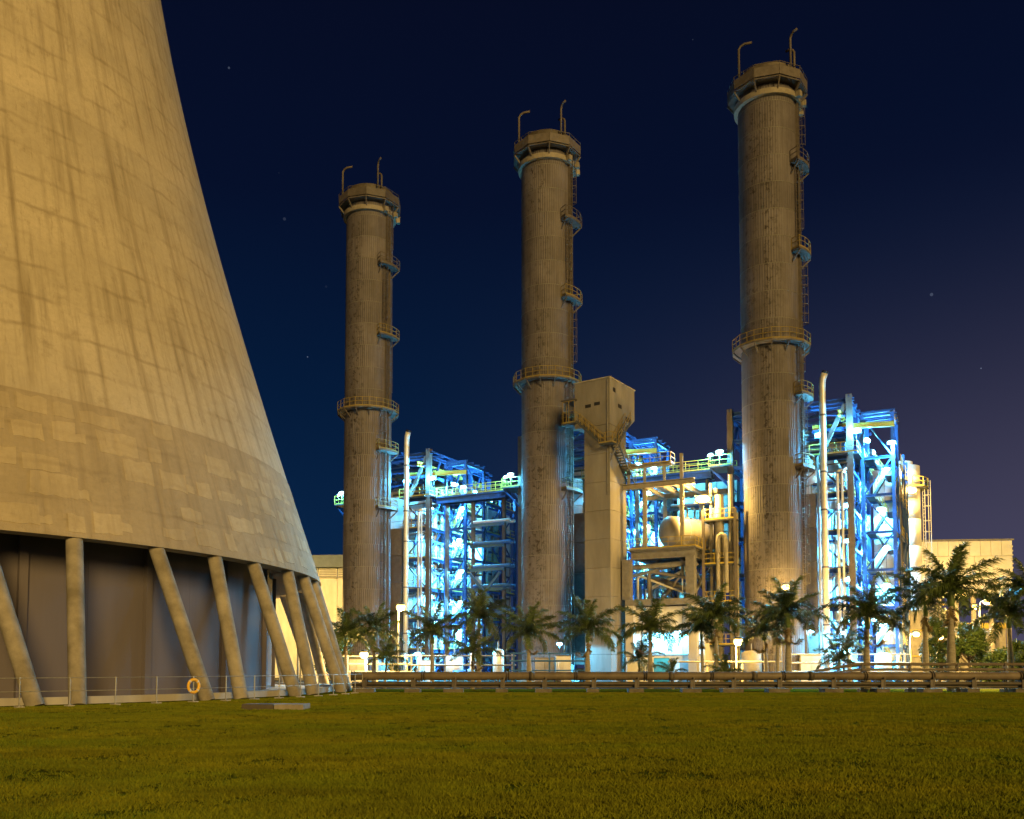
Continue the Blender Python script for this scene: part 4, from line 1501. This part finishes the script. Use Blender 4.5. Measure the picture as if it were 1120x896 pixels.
floodlight(TB + UX * 0.2 + UY * 3.0 + Vector((0, 0, 19.6)), 'sodium', 750, 'dazzling yellow floodlight under the portal frame above the round tank', 'yellow floodlights', TH + R(10), 2.2)

# equipment building under the table
eb = thing('equipment_building', 'low white walled building under the tank table with a green door', 'building', TB + UX * (-TW / 2) + UY * 0.9, TH)
for i in range(4):
    block('wall_panel', eb, (-3.0 + 2.0 * i, 0, 4.05), (1.97, 0.3, 8.1), 'white_paint')
for i in range(4):
    block('wall_panel', eb, (4.15, 0.85 + 2.0 * i, 4.05), (0.3, 1.97, 8.1), 'white_paint')
block('roof', eb, (0, 3.8, 8.0), (7.9, 7.2, 0.2), 'white_paint')
block('door', eb, (-0.3, -0.19, 1.35), (1.7, 0.08, 2.7), 'green_door')
o = block('door', eb, (2.2, -0.19, 1.2), (1.1, 0.08, 2.4), 'door_grey')
span('ledge', eb, (-3.9, -0.24, 3.0), (4.1, -0.24, 3.0), 0.16, 0.12, 'steel_grey')
span('conduit', eb, (-2.4, -0.2, 0.2), (-2.4, -0.2, 7.6), 0.1, 0.1, 'steel_grey', 'tube')
for a, lab in ((-0.5, 'cyan wall lamp on the white building under the tank table, farther from the corner'), (1.6, 'cyan wall lamp on the white building under the tank table, nearer the corner')):
    floodlight(TB + UX * (-TW / 2 + a) + UY * 0.35 + Vector((0, 0, 5.4)), 'blue', 70, lab, 'wall lamps under the tank table', TH, 1.0)

# risers beside the largest stack
rs_ = thing('riser_pipes', 'bundle of cream vertical pipes against the side of the largest stack', 'pipes', loc(S3, -5.4, -1.2), TH)
for i, (a, b, r, z0, z1) in enumerate(((0, 0, 0.9, 9, 20), (1.3, -0.4, 0.45, 0, 22), (-1.0, 0.3, 0.35, 0, 21.4), (1.75, 0.4, 0.3, 0, 18), (-0.4, 1.2, 0.6, 0, 17))):
    span('riser', rs_, (a, b, z0), (a, b, z1), r, r, 'steel_cream', 'tube')
bm = bmesh.new()
bm_tube(bm, [(0.9, -0.9, 9.5), (0.9, -0.9, 15.0), (0.8, -0.9, 15.5), (0.45, -0.9, 15.7), (0.1, -0.9, 15.5), (0, -0.9, 15.0), (0, -0.9, 9.5)], 0.22, 10)
obj('loop_pipe', mesh(bm, 'loop_pipe', 'steel_cream', True), rs_)
for zz in (4, 8.5, 12.5, 17.2):
    block('platform', rs_, (0.2, 0.2, zz), (3.4, 2.4, 0.14), 'grating')
    handrail(rs_, [(-1.5, 1.3, zz + 0.07), (-1.5, -1.0, zz + 0.07), (1.9, -1.0, zz + 0.07)], 'yellow_paint', 1.1, False, 1.1, 0.05)
for a in (-1.5, 1.9):
    span('post', rs_, (a, -1.0, 0), (a, -1.0, 18.3), 0.28, 0.28, 'steel_brown', 'ibeam')

# ------------------------------------------------------------------ silo with lamp, right of the near frame
si = thing('silo', 'pale round silo with ladder and platform at the end of the plant', 'silo', (px(992, 112), 112, 0))
for j in range(8):
    bm = bmesh.new()
    bm_tube(bm, [(0, 0, j * 3.3 + 0.02), (0, 0, j * 3.3 + 3.27)], 2.0, 36)
    obj('shell_course', mesh(bm, 'shell_course', 'white_paint'), si)
for p in si.children:
    for f in p.data.polygons:
        f.use_smooth = len(f.vertices) == 4
bm = bmesh.new()
bm_tube(bm, [(0, 0, 26.4), (0, 0, 27.0), (0, 0, 27.02)], 1, 24, [1.2, 1.2, 0.9])
obj('cap', mesh(bm, 'cap', 'white_paint'), si)
bm = bmesh.new()
bm_ring(bm, [(2.02, 23.5), (2.9, 23.5), (2.9, 23.62), (2.02, 23.62)], seg=16)
obj('gallery', mesh(bm, 'gallery', 'grating'), si)
handrail(si, [(2.88 * math.cos(2 * math.pi * i / 12), 2.88 * math.sin(2 * math.pi * i / 12), 23.62) for i in range(12)], 'yellow_paint', 1.15, True, 1.2, 0.07)
bm = bmesh.new()
for s in (-0.3, 0.3):
    for r in (2.2, 2.9):
        bm_bar(bm, (r, s - 0.8, 13.5), (r, s - 0.8, 24.6), 0.07)
zz = 13.8
while zz < 23.4:
    bm_bar(bm, (2.2, -1.1, zz), (2.2, -0.5, zz), 0.05)
    if int(zz * 2) % 3 == 0:
        for q in ((2.2, -1.1, 2.9, -1.1), (2.9, -1.1, 2.9, -0.5), (2.9, -0.5, 2.2, -0.5)):
            bm_bar(bm, (q[0], q[1], zz), (q[2], q[3], zz), 0.05)
    zz += 0.45
obj('caged_ladder', mesh(bm, 'caged_ladder', 'galvanised'), si)
floodlight((px(1000, 108.6), 108.6, 22.9), 'sodium', 460, 'brilliant yellow floodlight high on the pale silo', 'yellow floodlights', R(10), 2.2)

# annex building beside the silo, yellow lit at night
an = thing('annex_building', 'low cream annex with inclined struts between silo and tall palms', 'building', (px(1003, 108), 108, 0), R(-8))
for i in range(3):
    block('wall_panel', an, (-2.0 + 2.0 * i, 0, 4.2), (1.96, 3.0, 8.4), 'steel_cream')
for i in range(4):
    span('strut', an, (-2.8 + 1.9 * i, -1.9, 0), (-3.6 + 1.9 * i, -1.7, 9.4), 0.22, 0.22, 'steel_cream')
for zz in (3, 6, 9):
    span('rail', an, (-3.6, -1.65, zz), (3.4, -1.65, zz), 0.16, 0.2, 'yellow_paint')

# ------------------------------------------------------------------ filter building far on the right
FBY = 128
fb = thing('filter_house', 'large pale panelled filter house with sloping underside behind the tall palms', 'building', (px(1006, FBY), FBY, 0), R(-6))
FWD = px(1106, FBY) - px(1006, FBY)
n = 9
for i in range(n):
    w = FWD / n
    block('upper_panel', fb, (w * (i + 0.5), 0.1, 18.3), (w - 0.05, 0.24, 2.1), 'filter_panel')
n = 5
for i in range(n):
    w = FWD / n
    if i < n - 1:
        block('wall_panel', fb, (w * (i + 0.5), 0.1, 14.6), (w - 0.06, 0.24, 5.2), 'filter_panel')
    else:
        bm = bmesh.new()
        x0, x1 = w * i + 0.03, w * (i + 1) - 0.03
        f0 = [bm.verts.new(v) for v in ((x0, 0, 12.0), (x1, 0, 14.6), (x1, 0, 17.2), (x0, 0, 17.2))]
        f1 = [bm.verts.new(v) for v in ((x0, 0.22, 12.0), (x1, 0.22, 14.6), (x1, 0.22, 17.2), (x0, 0.22, 17.2))]
        bm.faces.new(f0)
        bm.faces.new(f1[::-1])
        for q in range(4):
            bm.faces.new((f0[q], f0[(q + 1) % 4], f1[(q + 1) % 4], f1[q]))
        obj('wall_panel', mesh(bm, 'wall_panel', 'filter_panel'), fb)
bm = bmesh.new()
bm_box(bm, (FWD / 2, 5.2, 15.6), (FWD - 0.1, 9.8, 7.0))
obj('body', mesh(bm, 'body', 'filter_panel'), fb)
for i in range(7):
    span('louver', fb, (FWD + 0.12, 0.4, 15.0 + 0.6 * i), (FWD + 0.12, 9.8, 15.0 + 0.6 * i), 0.3, 0.22, 'louver')
span('roof_edge', fb, (-0.1, -0.1, 19.5), (FWD + 0.2, -0.1, 19.5), 0.14, 0.22, 'steel_grey')
for i in range(6):
    span('leg', fb, (0.6 + i * (FWD - 1.2) / 5, 0.4, 0), (0.6 + i * (FWD - 1.2) / 5, 0.4, 11.9), 0.5, 0.5, 'steel_cream', 'ibeam')
for i in range(6):
    block('base_wall', fb, (FWD * (i + 0.5) / 6, 3.0, 3.6), (FWD / 6 - 0.05, 0.3, 7.2), 'steel_cream')
block('yellow_fascia', fb, (FWD / 2, 2.6, 7.6), (FWD, 0.5, 0.8), 'yellow_paint')
street_lamp((px(1068, 118), 118), 9.5, 'sodium lamp under the sloping filter house', 1100, 0.9, 1.57, 1.0)
street_lamp((px(1020, 114), 114), 7.0, 'sodium lamp by the legs of the filter house', 900, 0.9, 1.57, 1.0)

# ------------------------------------------------------------------ hall far on the left
hl = thing('far_hall', 'pale yellow hall with louvre strip behind the smallest stack', 'building', (-48, 152, 0), R(-4))
for i in range(9):
    block('wall_panel', hl, (i * 3.2 + 1.6, 0, 8.2), (3.15, 0.3, 16.4), 'white_paint')
    block('louvre', hl, (i * 3.2 + 1.6, -0.05, 17.3), (3.0, 0.24, 1.5), 'louver')
    for k in range(5):
        span('louvre_blade', hl, (i * 3.2 + 0.2, -0.2, 16.7 + 0.3 * k), (i * 3.2 + 3.0, -0.2, 16.7 + 0.3 * k), 0.06, 0.12, 'steel_grey')
block('eave', hl, (14.4, 5, 19.2), (29.6, 12, 2.0), 'tin_roof')
block('body', hl, (14.4, 5.4, 9.0), (28.6, 10.0, 17.8), 'white_paint')

# ------------------------------------------------------------------ low yard equipment behind the palms
rg = random.Random(21)


def low_rack(x0, x1, Y, label, zs, m, posts=3.4):
    t = thing('low_pipe_rack', label, 'pipe rack', (0, Y, 0.012), 0, 'low pipe racks in the yard')
    n = max(2, round((x1 - x0) / posts))
    for i in range(n + 1):
        x = x0 + (x1 - x0) * i / n
        span('post', t, (x, 0, 0), (x, 0, max(zs) + 0.15), 0.16, 0.16, m, 'ibeam')
    for k, z_ in enumerate(zs):
        span('pipe', t, (x0 - 0.4, -0.18, z_), (x1 + 0.4, -0.18, z_), 0.12 + 0.05 * (k % 2), 0.12 + 0.05 * (k % 2), m, 'tube')
    return t


low_rack(px(380, 84), px(445, 84), 84, 'white low pipe rack beside the lamp near the cooling tower', (1.3, 2.0, 2.7), 'white_paint')
low_rack(px(450, 88), px(560, 88), 88, 'grey low pipe rack in front of the far boiler frame', (1.2, 1.9, 2.8), 'galvanised')
low_rack(px(562, 87), px(640, 87), 87, 'blue-grey low pipe rack at the foot of the middle stack', (1.4, 2.3, 3.0), 'machine_blue')
low_rack(px(865, 86), px(990, 86), 86, 'pale low pipe rack before the near boiler frame', (1.3, 2.1, 2.9), 'white_paint')
low_rack(px(735, 84), px(850, 84), 84, 'cream low pipe rack among palms before the largest stack', (1.2, 2.2), 'steel_cream')


def skid(x, Y, label, m, s=1.0, group='pump skids in the yard'):
    t = thing('pump_skid', label, 'pump', (x, Y, 0.012), rg.uniform(-0.4, 0.4), group)
    block('base', t, (0, 0, 0.12), (2.2 * s, 1.0 * s, 0.24), 'concrete')
    span('motor', t, (-0.9 * s, 0, 0.75 * s), (0.1 * s, 0, 0.75 * s), 0.7 * s, 0.7 * s, m, 'tube')
    span('casing', t, (0.25 * s, 0, 0.7 * s), (0.8 * s, 0, 0.7 * s), 0.95 * s, 0.95 * s, 'steel_grey', 'tube')
    span('pipe', t, (0.55 * s, 0, 0.9 * s), (0.55 * s, 0, 2.4 * s), 0.28 * s, 0.28 * s, 'insulation', 'tube')
    block('foot', t, (-0.4 * s, 0, 0.32 * s), (0.8 * s, 0.5 * s, 0.2 * s), m)
    return t


def cabinet(x, Y, label, m, w=1.2, h=2.1, group='equipment cabinets in the yard'):
    t = thing('equipment_cabinet', label, 'cabinet', (x, Y, 0.012), rg.uniform(-0.25, 0.1), group)
    block('body', t, (0, 0, h / 2 + 0.1), (w, 0.8, h), m)
    block('plinth', t, (0, 0, 0.05), (w + 0.1, 0.9, 0.1), 'concrete')
    for s in (-1, 1):
        d = block('door', t, (s * w / 4, -0.425, h / 2 + 0.1), (w / 2 - 0.03, 0.05, h - 0.12), m)
    block('hood', t, (0, 0, h + 0.14), (w + 0.16, 0.96, 0.08), 'steel_grey')
    return t


def vessel(x, Y, label, m, r=0.7, h=3.0, group='upright vessels in the yard'):
    t = thing('upright_vessel', label, 'tank', (x, Y, 0.012), 0, group)
    bm = bmesh.new()
    pr = [(0.5, 0.05), (0.52, r * 0.6), (0.7, r), (h - 0.25, r), (h - 0.07, r * 0.65), (h, 0.05)]
    bm_tube(bm, [(0, 0, z_) for z_, _ in pr], 1, 20, [q for _, q in pr])
    obj('shell', mesh(bm, 'shell', m, True), t)
    for i in range(3):
        a_ = 2.1 * i + 0.4
        span('leg', t, (r * 0.8 * math.cos(a_), r * 0.8 * math.sin(a_), 0), (r * 0.8 * math.cos(a_), r * 0.8 * math.sin(a_), 0.9), 0.12, 0.12, 'steel_grey')
    span('pipe', t, (0, 0, h - 0.1), (0, 0, h + 0.7), 0.16, 0.16, 'steel_grey', 'tube')
    return t


cabinet(px(392, 90), 90, 'tall pale cabinet behind the low lamp near the cooling tower', 'white_paint', 1.6, 2.4)
skid(px(452, 93), 93, 'blue pump at the foot of the vent pipe by the smallest stack', 'machine_blue', 1.2)
cabinet(px(468, 95), 95, 'white cabinet behind palms under the far boiler frame', 'white_paint', 1.4, 2.3)
vessel(px(497, 94), 94, 'stout pale vessel between palms under the far boiler frame', 'insulation', 0.9, 3.0)
skid(px(508, 92), 92, 'blue pump between palm trunks under the far boiler frame', 'machine_blue', 1.3)
vessel(px(545, 93), 93, 'slim pale vessel right of the double palm', 'insulation', 0.55, 3.6)
cabinet(px(596, 92), 92, 'cream cabinet at the foot of the middle stack', 'steel_cream', 1.9, 2.5)
cabinet(px(616, 92), 92, 'white brightly lit cabinet between middle stack and lift tower', 'white_paint', 1.5, 2.7)
skid(px(604, 90), 90, 'blue pump before the cabinets at the middle stack', 'machine_blue', 1.0)
cabinet(px(700, 90), 90, 'white container-like cabinet at the foot of the lift tower', 'white_paint', 2.6, 2.6)
vessel(px(822, 92), 92, 'stout cream vessel before the largest stack', 'steel_cream', 1.0, 3.4)
cabinet(px(886, 92), 92, 'pale cabinet under the near boiler frame by the largest stack', 'white_paint', 2.0, 2.8)
cabinet(px(901, 95), 95, 'white cabinet with bright front below the vent pipe', 'white_paint', 1.6, 2.6)
skid(px(921, 90), 90, 'blue pump behind the leaning small palm', 'machine_blue', 1.3)
vessel(px(966, 93), 93, 'pale vessel under the stair bay of the near boiler frame', 'insulation', 0.8, 3.2)
skid(px(975, 91), 91, 'blue pump below the stair bay at the end of the pipe rack', 'machine_blue', 1.2)
for x, Y, z_, lab in ((476, 92, 6.2, 'cyan lamp low among palms before the far boiler frame, by the vent pipe'), (500, 96, 4.6, 'cyan lamp low behind the double palm'), (612, 97, 4.2, 'cyan lamp between middle stack and lift tower'), (888, 94, 5.4, 'cyan lamp low at the foot of the largest stack'), (922, 93, 5.2, 'cyan lamp low below the vent pipe of the near frame'), (957, 90, 6.4, 'cyan lamp low behind the palm before the near frame')):
    floodlight((px(x, Y), Y, z_), 'blue', 130, lab, 'low cyan lamps in the yard', 0, 0.8)
    bm = bmesh.new()

# ------------------------------------------------------------------ pipeline along the lawn
PLY = 62.0
pl = thing('pipeline', 'long brown pipeline on low concrete blocks along the far edge of the lawn', 'pipeline', (0, PLY, 0))
X0, X1 = px(386, PLY), 42.0
xs = X0
rg = random.Random(13)
while xs < X1:
    L = rg.uniform(4.2, 6.4)
    span('main_pipe', pl, (xs, 0, 1.12), (min(xs + L - 0.02, X1), 0, 1.12), 0.56, 0.56, 'pipe_brown', 'tube')
    for dx in (0.0, 0.16):
        span('flange', pl, (xs - 0.10 + dx, 0, 1.12), (xs - 0.04 + dx, 0, 1.12), 0.70, 0.70, 'pipe_brown', 'tube')
    if rg.random() < 0.6:
        q = xs + rg.uniform(1.2, 3)
        span('clamp', pl, (q, 0, 1.12), (q + 0.35, 0, 1.12), 0.64, 0.64, 'pipe_dark', 'tube')
    xs += L
for (yy, zz, r) in ((-0.28, 0.62, 0.24), (0.30, 0.56, 0.32), (-0.02, 0.42, 0.18)):
    span('lower_pipe', pl, (X0, yy, zz), (X1, yy, zz), r, r, 'pipe_dark', 'tube')
x = X0 + 0.8
while x < X1:
    block('support_block', pl, (x, rg.uniform(-0.1, 0.1), 0.13), (rg.uniform(0.7, 1.5), rg.uniform(1.0, 1.4), 0.3), 'support_concrete', rg.uniform(-0.06, 0.06))
    block('saddle', pl, (x, 0, 0.60), (0.2, 0.9, 0.55), 'steel_brown')
    for s in (-0.4, 0.4):
        block('upright', pl, (x + 0.16, s, 0.68), (0.1, 0.1, 0.72), 'steel_brown')
    x += rg.uniform(2.6, 3.8)
p2 = thing('raised_pipes', 'pair of thin pipes climbing beside the pipeline before the tall palms', 'pipes', (0, PLY + 1.4, 0))
for k, (zz, r) in enumerate(((1.92, 0.16), (1.55, 0.14))):
    bm = bmesh.new()
    xa, xb = px(865, 63) + k * 1.2, px(940, 63)
    bm_tube(bm, [(xa - 1.0, 0, 1.0), (xa, 0, 1.1), (xb - 0.3, 0, zz - 0.05), (xb + 0.4, 0, zz), (44, 0, zz)], r / 2 + 0.03, 10)
    obj('pipe', mesh(bm, 'pipe', 'pipe_brown', True), p2)
x = px(945, 63)
while x < 42:
    for s in (-0.14, 0.14):
        block('post', p2, (x, s, 1.0), (0.1, 0.08, 2.0), 'steel_brown')
    block('foot', p2, (x, 0, 0.1), (0.5, 0.6, 0.22), 'concrete')
    x += 3.3

# ------------------------------------------------------------------ palms


def frond_mesh(L, droop, seed, m='frond'):
    """arching rachis with two rows of hanging leaflets; grows along +x from the origin"""
    rg = random.Random(seed)
    bm = bmesh.new()
    n = 32
    spine = []
    x = z = 0.0
    ang = R(8)
    for i in range(n + 1):
        spine.append(Vector((x, 0.06 * math.sin(i * 0.35 + seed), z)))
        ang -= R(droop * (1.9 + 1.7 * i / n) * 26 / n)
        st_ = L / n
        x += math.cos(ang) * st_
        z += math.sin(ang) * st_
    bm_tube(bm, spine, 0.03, 5, [0.05 * (1 - 0.85 * i / n) + 0.004 for i in range(n + 1)])
    for i in range(3, n + 1):
        t = i / n
        tang = (spine[min(i + 1, n)] - spine[i - 1]).normalized()
        ln = (0.42 + 0.7 * math.sin(math.pi * min(1, 0.15 + 0.74 * t))) * L * 0.235
        for side in (-1, 1):
            for rep in range(3):
                base = spine[i] - tang * (rep * 0.33 * L / n)
                l2 = ln * rg.uniform(0.75, 1.12)
                out_ = (tang * rg.uniform(0.35, 0.7) + Vector((0, side * rg.uniform(0.45, 1.0), rg.uniform(-0.35, 0.5)))).normalized()
                mid = base + out_ * l2 * 0.5
                tip = base + out_ * l2 * 0.82 + Vector((0, 0, -l2 * rg.uniform(0.25, 0.62)))
                wv = (tang + Vector((0, 0, rg.uniform(-0.8, 0.8)))).normalized() * rg.uniform(0.018, 0.032)
                a0 = bm.verts.new(base - wv * 0.6)
                a1 = bm.verts.new(base + wv * 0.6)
                b0 = bm.verts.new(mid - wv)
                b1 = bm.verts.new(mid + wv)
                c0 = bm.verts.new(tip)
                bm.faces.new((a0, a1, b1, b0))
                bm.faces.new((b0, b1, c0))
    me = bpy.data.meshes.new('frond')
    bm.to_mesh(me)
    bm.free()
    me.materials.append(MATS[m])
    return me


FRONDS = [frond_mesh(2.75, 0.75, 1), frond_mesh(2.8, 0.95, 2), frond_mesh(2.7, 1.1, 3), frond_mesh(2.85, 0.85, 4), frond_mesh(2.6, 1.2, 5), frond_mesh(2.5, 0.45, 6)]
DRY = frond_mesh(2.2, 2.6, 9, 'dry_frond')
SPEAR = None


def palm(x, Y, H, label, size=1.0, trunk_r=0.17, seed=0, lean=0.0, n=15, group='royal palms along the lawn'):
    """H: height of the top of the trunk"""
    rg = random.Random(seed + 100)
    t = thing('palm_tree', label, 'palm tree', (x, Y, 0.0), 0, group)
    bm = bmesh.new()
    pts, rad = [], []
    for i in range(11):
        f = i / 10
        pts.append((lean * f * f, 0.05 * math.sin(3 * f + seed), H * f - 0.05))
        rad.append(trunk_r * (1.35 - 0.35 * f if f < 0.15 else (1.05 + 0.28 * math.sin(math.pi * min(1, f * 1.25)) - 0.45 * f)))
    bm_tube(bm, pts, trunk_r, 14, rad)
    obj('trunk', mesh(bm, 'trunk', 'trunk', True), t)
    top = Vector((lean, 0.05 * math.sin(3 + seed), H - 0.08))
    bm = bmesh.new()
    cs = 0.95 * size
    bm_tube(bm, [top, top + Vector((0, 0, cs * 0.35)), top + Vector((0, 0, cs * 0.8)), top + Vector((0, 0, cs * 1.15))], 0.1, 12, [trunk_r * 0.78, trunk_r * 0.98, trunk_r * 0.62, trunk_r * 0.2])
    obj('crownshaft', mesh(bm, 'crownshaft', 'crownshaft', True), t)
    hub = top + Vector((0, 0, cs * 0.95))
    for i in range(n):
        f = i / n
        az = i * 2.39996 + rg.uniform(-0.25, 0.25)
        tilt = R(-80 + 92 * (f ** 0.8)) + rg.uniform(-0.1, 0.1)        # young fronds upright, old ones hanging
        fm = FRONDS[(5, 0, 3, 1, 2, 4)[min(5, int(f * 6))]] if rg.random() < 0.7 else rg.choice(FRONDS)
        s = size * rg.uniform(0.85, 1.1)
        obj('frond', fm, t, hub - Vector((0, 0, 0.12 * f)), Euler((rg.uniform(-0.25, 0.25), tilt, az), 'XYZ'), (s, s, s))
    for i in range(rg.choice((0, 1, 1, 2))):
        az = rg.uniform(0, 6.28)
        s = size * rg.uniform(0.7, 0.95)
        obj('dry_frond', DRY, t, top + Vector((0, 0, 0.1)), Euler((0, R(62), az), 'XYZ'), (s, s, s))
    bm = bmesh.new()
    bm_tube(bm, [hub, hub + Vector((0.04, 0, 0.7 * size)), hub + Vector((0.10, 0.03, 1.75 * size))], 0.03, 6, [0.06, 0.045, 0.008])
    obj('spear_leaf', mesh(bm, 'spear_leaf', 'frond', True), t)
    return t


# column in the photo, distance, trunk height, size, trunk radius, label
PALMS = [
    (378, 78, 3.6, 1.0, 0.15, 'palm behind the last slanted column of the cooling tower'),
    (409, 77, 3.9, 1.05, 0.16, 'palm right of the low lamp, first clear of the cooling tower'),
    (421, 74, 1.9, 0.75, 0.11, 'short young palm left of the vent pipe foot'),
    (473, 74, 3.7, 1.0, 0.16, 'palm under the vent pipe beside the smallest stack'),
    (524, 75, 5.0, 1.05, 0.17, 'taller palm of the overlapping pair before the far boiler frame'),
    (517, 72, 2.3, 0.85, 0.13, 'short palm under the taller one before the far boiler frame'),
    (579, 74, 3.7, 1.05, 0.19, 'bushy palm with thick trunk before the middle stack'),
    (643, 74, 3.8, 1.15, 0.19, 'wide palm before the foot of the concrete lift tower'),
    (711, 73, 3.9, 1.1, 0.19, 'palm with hanging fronds right of the concrete lift tower'),
    (698, 76, 1.7, 0.75, 0.11, 'short palm tucked behind the one right of the lift tower'),
    (769, 77, 4.1, 1.0, 0.14, 'slimmer left palm of the pair under the tank table corner'),
    (784, 74, 4.9, 1.1, 0.18, 'fuller right palm of the pair under the tank table corner'),
    (838, 79, 4.0, 0.95, 0.15, 'farther palm left of the pair before the largest stack'),
    (850, 76, 5.0, 1.0, 0.16, 'slim palm in the middle of the group before the largest stack'),
    (862, 72, 4.9, 1.2, 0.23, 'sturdy palm with bulging trunk before the largest stack'),
    (929, 77, 3.0, 0.8, 0.15, 'bare-trunked low palm before the near boiler frame'),
    (916, 73, 1.6, 0.85, 0.10, 'small leaning young palm before the near boiler frame'),
    (948, 70, 4.7, 1.25, 0.22, 'large dark palm before the stair bay of the near boiler frame'),
    (1013, 70, 5.7, 1.2, 0.20, 'tall slim palm left of the two highest beside the silo'),
    (1041, 66, 6.2, 1.35, 0.27, 'highest palm with the thickest pale trunk'),
    (1106, 68, 4.7, 1.15, 0.20, 'palm at the edge of the picture before the filter house'),
    (1132, 66, 6.2, 1.2, 0.22, 'palm whose crown is cut by the picture edge'),
    (792, 70, 0.7, 0.7, 0.09, 'tiny palm below the low lamp before the largest stack'),
    (736, 71, 0.8, 0.6, 0.08, 'tiny palm near the green door'),
]
for i, (x, Y, H, s, r, lab) in enumerate(PALMS):
    palm(px(x, Y), Y, H, lab, s, r, i * 7, lean=random.uniform(-0.15, 0.15), n=12 if s < 0.9 else 18 + (i % 3))

# ------------------------------------------------------------------ broadleaf trees and shrubs


def leafy(name, x, Y, H, w, label, seed, n=5200, trunk=True, cat='tree', low=0.25):
    rg = random.Random(seed)
    t = thing(name, label, cat, (x, Y, 0.0), 0, 'leafy trees and shrubs')
    blobs = []
    for i in range(44):
        a = rg.uniform(0, 6.28)
        f = rg.uniform(low, 0.97)
        rr = w * (0.95 * math.sin(math.pi * min(1, 0.18 + 0.75 * f))) * math.sqrt(rg.random())
        blobs.append((Vector((rr * math.cos(a), rr * math.sin(a), H * f)), rg.uniform(0.18, 0.36) * w))
    if trunk:
        bm = bmesh.new()
        bm_tube(bm, [(0, 0, -0.05), (0.05, 0, H * 0.3), (-0.05, 0.03, H * 0.62), (0.03, 0, H * 0.92)], 0.1, 8, [0.13, 0.10, 0.06, 0.015])
        obj('trunk', mesh(bm, 'trunk', 'bark', True), t)
        bm = bmesh.new()
        for c, r in blobs:
            bm_tube(bm, [(0, 0, max(0.3, c.z - 0.9 - 0.3 * c.xy.length)), c * 0.6 + Vector((0, 0, c.z * 0.25)), c], 0.03, 5, [0.045, 0.03, 0.01])
        obj('limbs', mesh(bm, 'limbs', 'bark', True), t)
    bm = bmesh.new()
    for i in range(n):
        c, r = rg.choice(blobs)
        d = Vector((rg.gauss(0, 1), rg.gauss(0, 1), rg.gauss(0, 0.8))).normalized()
        p = c + d * r * rg.uniform(0.45, 1.1)
        if p.z < 0.1:
            continue
        ax = Vector((rg.gauss(0, 1), rg.gauss(0, 1), rg.gauss(0, 0.6))).normalized()
        bx = ax.cross(Vector((rg.gauss(0, 1), rg.gauss(0, 1), 1))).normalized()
        l, ww = rg.uniform(0.08, 0.15), rg.uniform(0.035, 0.065)
        v = [bm.verts.new(p + ax * l), bm.verts.new(p + bx * ww), bm.verts.new(p - ax * l), bm.verts.new(p - bx * ww)]
        bm.faces.new(v)
    me = bpy.data.meshes.new('crown')
    bm.to_mesh(me)
    bm.free()
    me.materials.append(MATS['leaf'])
    obj('crown', me, t)
    return t


leafy('broadleaf_tree', px(1060, 80), 80, 5.6, 1.9, 'leafy round tree between the two tallest palms and the edge palm', 1, 15000)
leafy('broadleaf_tree', px(1027, 82), 82, 6.0, 1.5, 'leafy narrow tree between the two tallest palm trunks', 2, 12000)
leafy('shrub', px(1092, 76), 76, 3.0, 1.6, 'low bright shrub left of the edge palm trunk', 3, 8000, False, 'shrub', 0.1)
leafy('shrub', px(1114, 78), 78, 3.8, 1.5, 'low bright shrub right of the edge palm trunk', 4, 8000, False, 'shrub', 0.1)
leafy('broadleaf_tree', px(364, 92), 92, 5.6, 1.9, 'dim leafy tree seen past the last slanted columns', 6, 5000)
